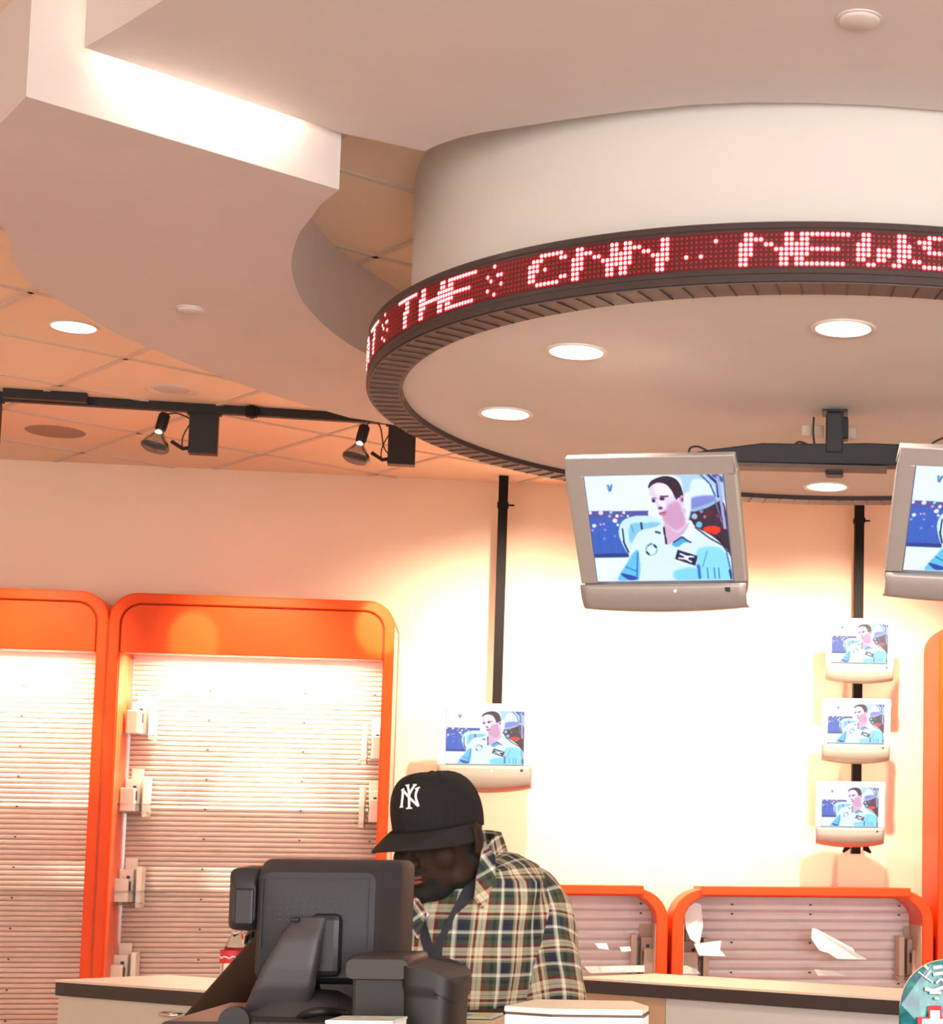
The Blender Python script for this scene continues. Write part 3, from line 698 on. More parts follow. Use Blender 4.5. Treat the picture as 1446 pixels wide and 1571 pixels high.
def tall_cabinet(u0, u1, label, group='tall orange wall cabinets'):
    ZC = 2.765; t = thing('display_cabinet', label, 'display cabinet', W((u0+u1)/2, .2, 0), group)
    r = .135; fw = .052; n = 8; z0 = .0; zh = 2.462
    o = rrect(u0, u1, z0, ZC, r, n); i = rrect(u0+fw, u1-fw, z0, ZC-fw, r-fw*.6, n)
    # close at bottom handled by thin plinth : build frame as open ring (polyline strip)
    mb = MB(); N = len(o)
    vs = [tfW(a, b, d) for d in (.0, .42) for lp in (o, i) for a, b in lp]; fs = []
    for k in range(N-1):
        j = k+1; fs += [(k, j, N+j, N+k), (2*N+k, 3*N+k, 3*N+j, 2*N+j), (k, 2*N+k, 2*N+j, j), (N+k, N+j, 3*N+j, 3*N+k)]
    fs += [(0, N, 3*N, 2*N), (N-1, 3*N-1, 4*N-1, 2*N-1)]
    mb.add(vs, fs); build('frame', mb, M['orange'], t, smooth=True, auto=35, bevel=.006)
    g = .007
    hp = rrect(u0+fw+g, u1-fw-g, zh, ZC-fw-g, r-fw*.6-g*.6, n)
    build('header_panel', MB().slab(hp, tfW, .30, .415), M['orange'], t, smooth=True, auto=35, bevel=.003)
    gp = rrect(u0+fw, u1-fw, zh+.01, ZC-fw, r-fw*.6, n)
    build('header_recess', MB().slab(gp, tfW, .28, .405), M['groove'], t)
    build('side_lining', MB().wbox(u0+fw, u0+fw+.004, .06, .40, .05, zh), M['orange_in'], t)
    build('side_lining', MB().wbox(u1-fw-.004, u1-fw, .06, .40, .05, zh), M['orange_in'], t)
    build('side_panel', MB().wbox(u1-.0005, u1+.0015, .15, .41, .05, ZC-r), M['panel_cream'], t)
    for zs_ in (1.70, 1.26): build('acrylic_shelf', MB().wbox(u0+fw+.006, u1-fw-.006, .075, .30, zs_, zs_+.007), M['clear'], t)
    build('light_fitting', MB().wbox(u0+.2, u1-.2, .215, .26, zh+.035, zh+.05), M['lamp'], t)
    build('back_board', MB().wbox(u0+fw, u1-fw, .02, .055, .05, ZC-fw), M['panel_cream'], t)
    build('ribbed_panel', slats(u0+fw+.004, u1-fw-.004, .3, zh+.02, .062), M['slat'], t)
    sc = MB()
    for zz in np.arange(.6, 2.44, .155):
        for uu in (u0+.45, u0+.93, u1-fw-.06):
            sc.wbox(uu-.005, uu+.005, .060, .074, zz, zz+.008)
    s = build('screw_heads', sc, M['dark_plastic'], t)
    lip = MB().wbox(u0+fw, u0+fw+.012, .055, .075, .3, zh)
    for zz in np.arange(.32, zh, .026): pass
    build('slotted_upright', lip, M['chrome'], t)
    build('plinth', MB().wbox(u0+fw, u1-fw, .02, .40, 0, .3), M['orange'], t)
    return t
tall_cabinet(-3.66, -2.262, 'tall orange cabinet with ribbed back cut off by the left edge')
tall_cabinet(-2.258, -.860, 'tall orange cabinet with glowing ribbed back, standing left of the man in the cap')
tall_cabinet(2.015, 3.41, 'tall orange cabinet of which only the edge shows at the far right')

# acrylic shelves + stacked brackets inside the middle cabinet: white display holders
def holder(u, o, z, s, label, group, m='white_plastic', mir=1):
    t = thing('display_holder', label, 'display holder', W(u, o, z), group)
    f = lambda a0, a1, o0, o1, z0, z1: MB().wbox(u+min(a0*mir, a1*mir)*s, u+max(a0*mir, a1*mir)*s, o+o0*s, o+o1*s, z+z0*s, z+z1*s)
    build('back_plate', f(-.03, .035, -.11, -.10, 0, .235), M[m], t, bevel=.003)
    build('step_block', f(-.045, .03, -.08, -.03, 0, .175), M[m], t, bevel=.004)
    build('front_block', f(-.055, .02, -.01, .05, 0, .125), M[m], t, bevel=.004)
    build('side_plate', f(.05, .078, -.11, .0, -.03, .19), M[m], t, bevel=.003)
    build('slot', f(.021, .024, .0, .03, .06, .11).wbox(u-.005, u+.012, o-.03*s, o-.028*s, z+.10*s, z+.14*s), M['dark_plastic'], t)
    build('tray', f(-.07, .09, -.11, .08, -.012, -.002), M['clear'], t, bevel=.002)
    return t
gl = 'white display holders along the cabinet side'
u, z = -2.115, 0
for (px, py, lb) in ((212, 1126, 'white plastic display holder inside the tall orange cabinet, topmost of the column'), (202, 1245, 'white plastic display holder inside the tall orange cabinet, second from the top'), (192, 1384, 'cream plastic display holder inside the tall orange cabinet, third from the top'), (183, 1516, 'cream plastic display holder inside the tall orange cabinet, lowest, just above the counter')):
    uu, zz = PW(px, py, .2); holder(uu, .2, zz, .95, lb, gl)
for (px, py, lb) in ((576, 1165, 'white plastic display holder at the right inner side of the tall cabinet, upper one'), (572, 1262, 'white plastic display holder at the right inner side of the tall cabinet, behind the cap')):
    uu, zz = PW(px, py, .2); holder(uu, .2, zz, .95, lb, 'white display holders on the right side', mir=-1)

def low_cabinet(u0, u1, label):
    ZL = 1.305; t = thing('low_display_cabinet', label, 'display cabinet', W((u0+u1)/2, .2, 0), 'low orange wall cabinets')
    r = .17; fw = .052; n = 10
    o = rrect(u0, u1, .0, ZL, r, n); i = rrect(u0+fw*1.15, u1-fw*1.15, .0, ZL-fw*.75, r-fw*.7, n)
    mb = MB(); N = len(o)
    vs = [tfW(a, b, d) for d in (.0, .42) for lp in (o, i) for a, b in lp]; fs = []
    for k in range(N-1):
        j = k+1; fs += [(k, j, N+j, N+k), (2*N+k, 3*N+k, 3*N+j, 2*N+j), (k, 2*N+k, 2*N+j, j), (N+k, N+j, 3*N+j, 3*N+k)]
    fs += [(0, N, 3*N, 2*N), (N-1, 3*N-1, 4*N-1, 2*N-1)]
    mb.add(vs, fs); build('frame', mb, M['orange'], t, smooth=True, auto=35, bevel=.005)
    build('top_bar', MB().wbox(u0+.145, u1-.13, .0, .435, ZL-.032, ZL+.014), M['orange'], t, bevel=.004)
    build('back_board', MB().wbox(u0+fw, u1-fw, .02, .055, .05, ZL-.06), M['panel_cream'], t)
    build('ribbed_panel', slats(u0+fw*1.15, u1-fw*1.15, .25, ZL-.045, .062, .052), M['slat2'], t)
    build('plinth', MB().wbox(u0+fw*1.15, u1-fw*1.15, .02, .40, 0, .25), M['orange'], t)
    sc = MB()
    for zz in (.79, .85, 1.01, 1.165, 1.215):
        for uu in (u0+.35, u0+.78, u1-.12): sc.wbox(uu-.006, uu+.006, .062, .078, zz, zz+.009)
    build('screw_heads', sc, M['dark_plastic'], t)
    build('side_lining', MB().wbox(u0+fw*1.15, u0+fw*1.15+.004, .06, .40, .05, 1.12), M['beige_plastic'], t)
    build('side_lining', MB().wbox(u1-fw*1.15-.004, u1-fw*1.15, .06, .40, .05, 1.12), M['beige_plastic'], t)
    return t
low_cabinet(-.815, .578, 'low orange cabinet with rounded top, partly hidden behind the man in the plaid shirt')
low_cabinet(.60, 1.993, 'low orange cabinet with rounded top, below the column of three small televisions')
gl = 'beige display holders in the low cabinets'
for (px, py, lb, mr, mm) in ((1062, 1500, 'beige display holder at the left inner side of the right low cabinet', 1, 'beige_plastic'), (1402, 1496, 'beige display holder at the right inner side of the right low cabinet', -1, 'beige_plastic'), (992, 1494, 'beige display holder at the right inner side of the left low cabinet', -1, 'beige_plastic')):
    uu, zz = PW(px, py, .2); holder(uu, .2, zz, 1.1, lb, gl, mm, mr)
# plastic sheets in the low cabinets; their white colour stands for reflected flash
def card(pts, o, label, cat='plastic sheet', m='box_white', group='loose plastic sheets with painted flash reflections in the low cabinets'):
    P = [PW(x, y, o) for x, y in pts]
    ob = build('plastic_sheet_glare', MB().slab([(a, b) for a, b in P], tfW, o, o+.004), M[m], None)
    tag(ob, label, cat, group)
card([(1245, 1424), (1252, 1425), (1308, 1455), (1316, 1472), (1325, 1471), (1330, 1472), (1284, 1471), (1270, 1462), (1256, 1458), (1244, 1440)], .36, 'large slanted plastic sheet with painted white flash reflection in the right low cabinet')
card([(1064, 1448), (1106, 1443), (1104, 1457), (1113, 1467), (1072, 1466)], .36, 'plastic sheet with painted white flash reflection beside the left holder of the right low cabinet')
card([(1037, 1484), (1052, 1481), (1068, 1487), (1074, 1494), (1042, 1494)], .3, 'crumpled sheet with painted white flash reflection lying at the left foot of the right low cabinet')
card([(1248, 1487), (1275, 1489), (1298, 1497), (1254, 1497)], .3, 'small sheet with painted white flash reflection low down in the middle of the right low cabinet')
card([(896, 1483), (988, 1481), (988, 1491), (905, 1493)], .3, 'long sheet with painted white flash reflection lying in the left low cabinet beside the man')
card([(912, 1447), (930, 1447), (934, 1457), (918, 1455)], .36, 'small scrap with painted white flash reflection in the left low cabinet, leftmost of the pair')
card([(950, 1453), (966, 1452), (968, 1459), (953, 1460)], .36, 'small scrap with painted white flash reflection in the left low cabinet, right of the pair')
card([(1048, 1396), (1066, 1385), (1075, 1388), (1078, 1420), (1072, 1450), (1058, 1440), (1052, 1425)], .36, 'jagged plastic sheet with painted bright reflection at the upper left inside the right low cabinet')

# ------------------------------------------------------------------ wall televisions and poles
gw = 'small televisions in the right wall column'
def wall_tv(px, py, o, label, w, group, yaw=.1, tilt=.13):
    u, z = PW(px, py, o); P = W(u, o, z); k = w/.385
    return tv('wall_television', label, P, rot_for(yaw, tilt), w, .345*k, .315*k, .222*k, -.002, .035*k, 'tvwhite', 'chin', group, .02*k)
wall_tv(1319, 996, .33, 'small pale television on the right wall pole, topmost of three', .372, gw)
wall_tv(1313, 1119, .33, 'small pale television on the right wall pole, middle of three', .372, gw)
wall_tv(1304, 1247, .33, 'small pale television on the right wall pole, lowest of three', .372, gw)
wall_tv(744, 1144, .33, 'pale television on the left wall pole, just behind the black cap', .49, None, .1, .13)
def pole(pts, label, top, bottom):
    (x0, y0), (x1, y1) = pts
    u0, z0 = PW(x0, y0, .16); u1, z1 = PW(x1, y1, .16); u = (u0+u1)/2
    t = thing('ceiling_pole', label, 'pole', W(u, .16, bottom), 'black poles carrying wall televisions')
    build('shaft', MB().wbox(u-.025, u+.025, .135, .185, bottom, ZT), M['pole'], t, bevel=.003)
    build('collar', MB().wbox(u-.03, u+.03, .13, .19, ZT-.17, ZT-.145).wbox(u-.03, u+.06, .155, .165, ZT-.16, ZT-.152), M['pole'], t)
    for zz in bottoms[label[0:0] or label]:
        build('mount_arm', MB().wbox(u-.05, u+.05, .18, .25, zz-.04, zz+.04), M['pole'], t, bevel=.003)
    return t
zt = lambda x, y: PW(x, y, .25)[1]
L1 = 'square black pole from the ceiling down to the television behind the cap'; L2 = 'square black pole running down behind the column of three small televisions'
bottoms = {L1: [zt(744, 1144)], L2: [zt(1319, 996), zt(1313, 1119), zt(1304, 1247)]}
pole([(775, 740), (760, 1065)], L1, 0, PW(744, 1200, .16)[1])
pole([(1322, 780), (1309, 1181)], L2, 0, PW(1304, 1310, .16)[1])
for i, (x, y) in enumerate(((1296, 1304), (1325, 1305))):
    u, z = PW(x, y, .2)
    o = build('cable_bundle', MB().tube([W(u, .2, z+.06), W(u+.01, .2, z+.01), W(u-.012+.05*i, .2, z-.012)], [.014, .018, .006], 8), M['pole'], None, smooth=True)
    tag(o, ('dark cable ends under the lowest right television, left one', 'dark cable ends under the lowest right television, right one')[i], 'cable')

# ------------------------------------------------------------------ rear counters
def counter(P0, P1, depth, label, split=None, panels=('panel_white',), group=None, handle=None, z=1.0):
    P0 = Vector(P0); P1 = Vector(P1); d = (P1-P0).normalized(); n = Vector((-d.y, d.x, 0)); L = (P1-P0).length
    t = thing('rear_counter', label, 'counter', (P0.x, P0.y, 0), group)
    up = Vector((0, 0, 1)); ax = (d, n, up)
    c = P0 + d*(L/2) + n*(depth/2)
    build('worktop', MB().box((c.x, c.y, z-.004), (L, depth, .008), ax), M['counter_top'], t)
    build('edge_band', MB().box((c.x, c.y, z-.031), (L, depth, .046), ax), M['counter_edge'], t, bevel=.003)
    a = 0; sp = [0]+(split or [])+[L]
    for i in range(len(sp)-1):
        s0, s1 = sp[i], sp[i+1]; q = P0 + d*((s0+s1)/2) + n*(depth/2)
        build('front_panel', MB().box((q.x, q.y, (z-.054)/2), (s1-s0-.004, depth-.03, z-.054), ax), M[panels[i % len(panels)]], t)
    return t, d, n
a = PZ(85, 1503, 1.0); b = PZ(325, 1520, 1.0); b = a+(b-a)*1.9
t, d, n = counter((a.x, a.y, 0), (b.x, b.y, 0), .45, 'cream drawer counter with dark edge behind the register, at lower left', panels=('panel_cream',))
h = PYY(272, 1556, (a+(b-a)*.40).y)
s = (h-a).dot(d); hp = Vector((a.x, a.y, 0)) + d*s - n*.0
hz = h.z
build('drawer_handle', MB().tube(spline([hp-d*.04+Vector((0, 0, hz)) - n*-.01, hp-d*.03-n*.03+Vector((0, 0, hz)), hp+d*.03-n*.03+Vector((0, 0, hz)), hp+d*.04+n*.01+Vector((0, 0, hz))], 5), .008, 10), M['chrome'], t, smooth=True)
a = PZ(880, 1499, 1.0); m_ = PZ(1033, 1507, 1.0); b = PZ(1385, 1532, 1.0); dr = (b-a)
L = dr.length; b2 = a+dr*1.35
counter((a.x-dr.x*.0, a.y-dr.y*.0, 0), (b2.x, b2.y, 0), .42, 'long counter with dark edge in front of the low orange cabinets', split=[(m_-a).length], panels=('panel_tan', 'panel_white'))

# ------------------------------------------------------------------ front counter with register
ZD = 1.06
fc = thing('sales_counter', 'sales counter at the bottom edge that the register stands on', 'counter', (-.75, 3.15, 0))
build('worktop', MB().box((-.75, 3.2, ZD-.02), (2.0, 1.0, .04)), M['counter_top'], fc, bevel=.004)
sc_ = thing('side_counter', 'side counter at the left end of the sales counter, under the soda bottle', 'counter', (-1.48, 4.0, 0))
build('worktop', MB().box((-1.48, 4.0, .98), (.54, .58, .04)), M['counter_top'], sc_, bevel=.004)
build('body', MB().box((-1.48, 4.0, .48), (.48, .55, .96)), M['panel_tan'], sc_)
build('body', MB().box((-.75, 3.2, (ZD-.04)/2), (1.9, .9, ZD-.04)), M['panel_tan'], fc)
# point of sale monitor seen from behind
def rloft(mb, secs, rr=.015, n=5):
    # secs: (y, x0, x1, z0, z1)
    rings = []
    for y, x0, x1, z0, z1 in secs:
        r = min(rr, (x1-x0)/2, (z1-z0)/2); R = []
        for cx, cz, a0 in ((x1-r, z1-r, 0), (x0+r, z1-r, 90), (x0+r, z0+r, 180), (x1-r, z0+r, 270)):
            for k in range(n+1):
                a = math.radians(a0+90*k/n); R.append(Vector((cx+r*math.cos(a), y, cz+r*math.sin(a))))
        rings.append(R)
    m = len(rings[0]); vs = [p for R in rings for p in R]; fs = []
    for i in range(len(rings)-1):
        for k in range(m): fs.append((i*m+k, i*m+(k+1) % m, (i+1)*m+(k+1) % m, (i+1)*m+k))
    fs += [tuple(range(m-1, -1, -1)), tuple((len(rings)-1)*m+k for k in range(m))]
    return mb.add(vs, fs)
YR = 3.12
g = lambda x, y, Y=YR: PYY(x, y, Y)
pos = thing('register_terminal', 'dark grey register touch monitor on a curved stand, seen from behind', 'cash register', (-.95, 3.2, ZD))
xl, xr, zt_, zb_ = g(392, 1400).x, g(580, 1400).x, g(500, 1335).z, g(500, 1500).z
zt2 = g(500, 1318, YR+.05).z
mb = rloft(MB(), [(YR, xl+.008, xr-.006, zb_+.0, zt_-.004), (YR+.008, xl, xr, zb_-.006, zt_), (YR+.035, xl-.004, xr+.012, zb_-.012, zt2-.004), (YR+.06, xl-.008, xr+.022, zb_-.014, zt2), (YR+.13, xl-.008, xr+.026, zb_-.014, zt2), (YR+.14, xl-.004, xr+.022, zb_-.01, zt2-.004)], .014)
build('monitor_shell', mb, M['pos'], pos, smooth=True, auto=45)
gx0, gx1, gz1, gz0 = g(403, 1350).x, g(567, 1350).x, g(480, 1348).z, g(480, 1457).z
gm = MB()
for q in ((gx0, gx1, gz1, gz1+.0015), (gx0, gx0+.0015, gz0, gz1), (gx1-.0015, gx1, gz0, gz1)):
    gm.box(((q[0]+q[1])/2, YR-.0005, (q[2]+q[3])/2), (q[1]-q[0], .002, q[3]-q[2]))
build('panel_seam', gm, M['black'], pos)
vm = MB()
for i in range(9):
    for j in range(5):
        vm.box((gx0+.03+i*.013, YR-.0002, gz1-.03-j*.009), (.008, .0015, .003))
build('vent_slots', vm, M['pos2'], pos)
# side card reader block on the left
cx0, cx1 = g(357, 1400, YR+.05).x, g(402, 1400, YR+.05).x; cz1, cz0 = g(380, 1328, YR+.05).z, g(380, 1430, YR+.05).z
mb = rloft(MB(), [(YR+.012, cx0+.012, cx1, cz0+.014, cz1-.026), (YR+.03, cx0, cx1+.003, cz0+.004, cz1-.004), (YR+.10, cx0, cx1+.003, cz0, cz1), (YR+.12, cx0+.006, cx1, cz0+.006, cz1-.006)], .012)
cr = build('card_reader', mb, M['pos'], pos, smooth=True, auto=45)
build('reader_plate', MB().box(((cx0+cx1)/2+.006, YR+.012, (cz0+cz1)/2-.012), (.03, .006, .058)), M['pos2'], cr, bevel=.003)
# curved stand arm
pts = [(470, 1408, 448, 500), (455, 1440, 425, 490), (437, 1480, 402, 484), (425, 1515, 385, 478), (420, 1545, 372, 470), (420, 1562, 366, 466)]
def armring(i, fr):
    c, y, x0, x1 = pts[i]; Y = 3.10 - .018*i + .004*i*i
    a = PYY(x0, y, Y); b = PYY(x1, y, Y)
    return a, b
front = [armring(i, 1) for i in range(6)]
mb = MB(); nseg = 6; vs = []
def armpt(u, v):
    t_ = v*5; i = min(4, int(t_)); f_ = t_-i
    a = front[i][0].lerp(front[i+1][0], f_); b = front[i][1].lerp(front[i+1][1], f_)
    th = .026 + .01*v
    ang = 2*PI*u
    cc_ = (a+b)/2; hw = (b-a)/2
    ex = math.copysign(abs(math.cos(ang))**.45, math.cos(ang)); ey = math.copysign(abs(math.sin(ang))**.6, math.sin(ang))
    return cc_ + hw*ex + Vector((0, th, 0))*(ey*.5+.5)
mb.grid(armpt, 36, 24, True); mb.f.append(tuple(range(36))); mb.f.append(tuple(24*36+i for i in range(36)))
build('stand_arm', mb, M['pos_stand'], pos, smooth=True, auto=50)
nt0 = g(455, 1411, 3.09); build('notch', MB().box((nt0.x-.004, 3.098, nt0.z), (.014, .02, .006)), M['black'], pos, bevel=.002)
hinge = g(500, 1440, 3.13); build('hinge_block', MB().box((g(510, 1450).x-.01, 3.125, g(500, 1450).z), (.05, .04, .10)), M['pos2'], pos, bevel=.01)
# base
bz = g(430, 1556, 3.0).z
mb = MB(); mb.tube([(-1.06, 3.06, bz-.045), (-.80, 3.08, bz-.035)], .05, 20, (1, .9))
build('base_drum', MB().lathe([(.001, .055), (.055, .05), (.085, .035), (.10, .0), (.105, -.06)], (g(440, 1556).x+.01, 3.17, bz-.025), 36), M['pos_stand'], pos, smooth=True, auto=60)
build('base_foot', rloft(MB(), [(2.98, -1.06, -.80, ZD, bz-.028), (2.995, -1.07, -.79, ZD, bz-.012), (3.3, -1.07, -.78, ZD, bz-.004), (3.32, -1.06, -.79, ZD, bz-.01)], .01), M['pos_stand'], pos, smooth=True, auto=45)
build('base_arch', MB().tube([(g(400, 1560).x, 2.985, bz-.012), (g(400, 1560).x, 3.0, bz-.012)], .024, 20), M['black'], pos)
build('cable', MB().tube(spline([g(452, 1571, 3.1), g(470, 1556, 3.05), g(500, 1552, 3.05), g(530, 1556, 3.1)], 5), .007, 8), M['black'], pos, smooth=True)
build('cable', MB().tube(spline([g(478, 1500, 3.2), g(486, 1530, 3.16), g(478, 1556, 3.1)], 5), .009, 8), M['black'], pos, smooth=True)
# small printer behind (blue/white label) and tan carton
p = g(515, 1495, 3.50)
pr_ = thing('receipt_printer', 'small black receipt printer with a blue and white label, under the monitor', 'printer', (p.x, 3.56, ZD))
build('printer_body', MB().box((p.x+.01, 3.57, (ZD+p.z+.03)/2), (.13, .13, p.z+.03-ZD)), M['pos2'], pr_, bevel=.01)
build('blue_label', MB().box((p.x-.02, 3.503, p.z), (.02, .004, .03)), M['blue'], pr_)
build('white_label', MB().box((p.x+.013, 3.503, p.z-.002), (.03, .004, .024)), M['label_white'], pr_)
build('feed_line', MB().box((p.x+.012, 3.500, p.z+.004), (.018, .002, .003)), M['blue'], pr_)
p0 = g(480, 1556, 3.22); p1 = g(540, 1532, 3.34)
tag(build('tan_carton', MB().box((g(505, 1540, 3.38).x, 3.39, (ZD+1.165)/2), (.085, .10, 1.165-ZD)), M['box_tan'], bevel=.002), 'tan cardboard carton lying between the register stand and the black bin', 'box')

# black bin (two joined holders)
bn = thing('black_bin', 'black plastic bin with a thick rolled rim, beside the register monitor', 'bin', (-.70, 3.0, ZD))
Y0 = 2.95
bx0, bx1, bx2 = g(530, 1500, Y0).x, g(612, 1500, Y0).x, g(700, 1500, Y0).x
bzt = g(570, 1468, Y0).z; bzm = g(560, 1502, Y0).z
def taper(x0, x1, y0, y1, zt, zb, k, mb):
    cx, cy = (x0+x1)/2, (y0+y1)/2
    vs = [(cx+(x-cx)*(k if z == zb else 1), cy+(y-cy)*(k if z == zb else 1), z) for z in (zb, zt) for x, y in ((x0, y0), (x1, y0), (x1, y1), (x0, y1))]
    return mb.add(vs, [(3, 2, 1, 0), (4, 5, 6, 7), (0, 1, 5, 4), (1, 2, 6, 5), (2, 3, 7, 6), (3, 0, 4, 7)])
build('left_body', taper(bx0+.006, bx1+.01, Y0+.012, Y0+.15, bzm+.004, ZD, .93, MB()), M['bin'], bn, bevel=.006)
build('left_rim', rloft(MB(), [(Y0, bx0, bx1+.012, bzm, bzt-.004), (Y0+.012, bx0-.002, bx1+.012, bzm, bzt+.001), (Y0+.14, bx0, bx1+.012, bzm+.002, bzt+.004), (Y0+.15, bx0+.002, bx1+.01, bzm+.004, bzt)], .010), M['bin2'], bn, smooth=True, auto=50)
def curvy(u, v):
    # rounded container at right
    a = PI*1.06*(u) + PI*.0; cx, cy = (bx1+bx2)/2, Y0+.065; rx = (bx2-bx1)/2; ry = .075
    zt = g(650, 1476, Y0).z - .012*max(0, math.cos(a)*-1+.0) ; zb = ZD
    k = 1-.09*v
    z = zt + (zb-zt)*v
    ang = 2*PI*u
    ex = math.copysign(abs(math.cos(ang))**.6, math.cos(ang)); ey = math.copysign(abs(math.sin(ang))**.6, math.sin(ang))
    if v < .001: z -= .020*max(0, (ex+.1))**1.6
    elif v < .2: z -= .018*max(0, ex+.1)**1.6
    sw = 1.0 if v > .17 else 1.06
    return Vector((cx+rx*ex*k*sw, cy+ry*ey*k*sw, z))
mb = MB().grid(curvy, 48, 24, True); mb.f.append(tuple(range(48)))
build('right_body', mb, M['bin'], bn, smooth=True, auto=60)

# papers
p = g(560, 1563, 2.86)
fl = thing('flyer_stack', 'stack of white and teal flyers in front of the black bin', 'flyers', (p.x, 2.86, ZD))
build('carton', MB().box((p.x, 2.87, (ZD+p.z)/2-.002), (.095, .09, p.z-ZD-.004)), M['box_cream'], fl)
build('top_flyer', MB().box((p.x, 2.87, p.z-.002), (.097, .092, .004)), M['paper'], fl)
p = g(718, 1558, 3.25)
fl = thing('paper_tray', 'tan paper tray with printed sheets between the bin and the white box', 'paper tray', (p.x, 3.25, ZD))
build('tray', MB().box((p.x, 3.27, (ZD+p.z)/2-.002), (.105, .13, p.z-ZD-.004)), M['box_tan'], fl, bevel=.003)
build('printed_sheet', MB().box((p.x+.004, 3.262, p.z-.001), (.085, .10, .003)), M['paper'], fl)
build('blue_disc_print', MB().lathe([(.001, .001), (.02, .001), (.02, 0)], (p.x-.012, 3.245, p.z+.0008), 24), mat('cyan_ink', (.05, .35, .55, 1), .5), fl)
build('yellow_print', MB().box((p.x+.022, 3.255, p.z+.001), (.03, .05, .001)), mat('yellow_ink', (.7, .55, .12, 1), .5), fl)

# white box at the front
c_ = [PZ(x, y, 1.2) for x, y in ((763, 1547), (985, 1546))]
wb = thing('white_carton', 'white lidded carton at the bottom centre in front of the man', 'box', (g(874, 1560, 2.8).x, 2.85, ZD))
fz = g(874, 1548, 2.75).z
xa, xb = g(763, 1550, 2.75).x, g(985, 1550, 2.75).x
bkz = fz
poly = [(xa, 2.80), (xa+.075, 2.752), (xb, 2.75), (xb, 2.83), (xb-.035, 2.935), (xa+.02, 2.95)]
build('carton_body', MB().prism([(x*1.0, y+.004) for x, y in poly], ZD, fz-.012), M['box_white'], wb, bevel=.002)
build('lid', MB().prism([(x, y) for x, y in poly], fz-.008, fz), M['box_cream'], wb, bevel=.0015)
build('painted_lid_shadow', MB().prism([(x+.001, y+.006) for x, y in poly], fz-.012, fz-.008), M['signlip'], wb)  # solid dark strip coloured as the shadow line under the lid

# bottle
p = PYY(365, 1484, 3.98)
bt = thing('soda_bottle', 'clear plastic bottle with a red and white label, left of the register monitor', 'bottle', (p.x, 3.98, 1.0))
bz0 = 1.0; hz_ = PYY(360, 1424, 3.98).z-.0
prof = [(.001, bz0), (.028, bz0), (.032, bz0+.01), (.032, hz_-.075), (.029, hz_-.055), (.021, hz_-.03), (.013, hz_-.012), (.0125, hz_+.01), (.014, hz_+.012), (.014, hz_+.016)]
build('bottle_body', MB().lathe(prof, (p.x-.004, 3.98, 0), 32), M['clear'], bt, smooth=True)
lz = PYY(365, 1468, 3.98).z
build('label_band', MB().lathe([(.0328, lz-.012), (.0328, lz+.014)], (p.x-.004, 3.98, 0), 32), M['red_label'], bt, smooth=True)
sq = MB().tube(spline([Vector((p.x-.004, 3.98, lz)) + Vector((math.sin(a)*.0335, -math.cos(a)*.0335, .0022*math.sin(a*11))) for a in np.linspace(-.9, .7, 9)], 3), .0016, 6)
build('white_script', sq, M['label_white'], bt, smooth=True)
build('bottle_cap', MB().lathe([(.0155, hz_+.012), (.0155, hz_+.026), (.001, hz_+.027)], (p.x-.004, 3.98, 0), 24), M['red_label'], bt, smooth=True, auto=40)

# ------------------------------------------------------------------ skateboard deck at lower right
YS = 4.25
ax_ = PYY(1452, 1471, YS); rr_ = .103
sk = thing('skateboard_deck', 'teal patterned skateboard deck with white lettering, at the lower right corner', 'skateboard', (ax_.x, YS, ax_.z-.8))
zt0 = ax_.z
def deckpt(a, b, d): return Vector((ax_.x + a, YS + .10*((zt0-b)/.8) - .10 + (.05*max(0, .13-(zt0-b))/.13) + d - .0, b))
o_ = []
for k in range(0, 25):
    a = PI*k/24; o_.append((rr_*math.cos(a)*(1 if True else 1), zt0-.115+.115*math.sin(a)**.85))
o_ = o_ + [(-rr_*1.0, zt0-.3), (-rr_, zt0-.68), (-rr_*.7, zt0-.78), (0, zt0-.8), (rr_*.7, zt0-.78), (rr_, zt0-.68), (rr_, zt0-.3)]
build('deck', MB().slab(o_, deckpt, 0, .010), M['deck'], sk, bevel=.002)
o3 = [(a*1.015, zt0-.4+(b-zt0+.4)*1.004) for a, b in o_]
build('ply_edge', MB().slab(o3, deckpt, .002, .009), M['wood_ply'], sk)
def skp(x, y): p = PYY(x, y, YS-.09); return p.x-ax_.x, p.z
def stroke(pts, w):
    mb = MB()
    P = [skp(*q) for q in pts]
    mb.tube([deckpt(a, b, -.0015) for a, b in P], w, 6, cap=True); return mb
lm = M['logo']
for pts, w in (([(1409, 1492), (1419, 1500), (1431, 1508)], .0016), ([(1419, 1483), (1424, 1488)], .003), ([(1428, 1490), (1420, 1500)], .0022), ([(1432, 1486), (1446, 1484)], .004), ([(1432, 1496), (1446, 1494), (1452, 1500)], .004), ([(1436, 1509), (1444, 1503), (1452, 1510)], .003)):
    build('white_lettering', stroke(pts, w), lm, sk)
for pts, w in (([(1419, 1518), (1432, 1521), (1446, 1516), (1455, 1517)], .0045), ([(1426, 1524), (1444, 1524)], .003), ([(1434, 1532), (1440, 1533)], .003)):
    build('white_lettering', stroke(pts, w), lm, sk)
def cross(s, m, nm, d):
    cxp, cyp = skp(1434, 1571); P = []
    a, b = .030*s, .011*s
    pl = [(-b, a), (b, a), (b, b), (a, b), (a, -b), (b, -b), (b, -a), (-b, -a), (-b, -b), (-a, -b), (-a, b), (-b, b)]
    build(nm, MB().slab([(cxp+x, cyp+y) for x, y in pl], deckpt, d, -.0005), M[m], sk)
cross(1.25, 'red_label', 'red_cross_border', -.001); cross(.93, 'logo', 'white_cross', -.002)
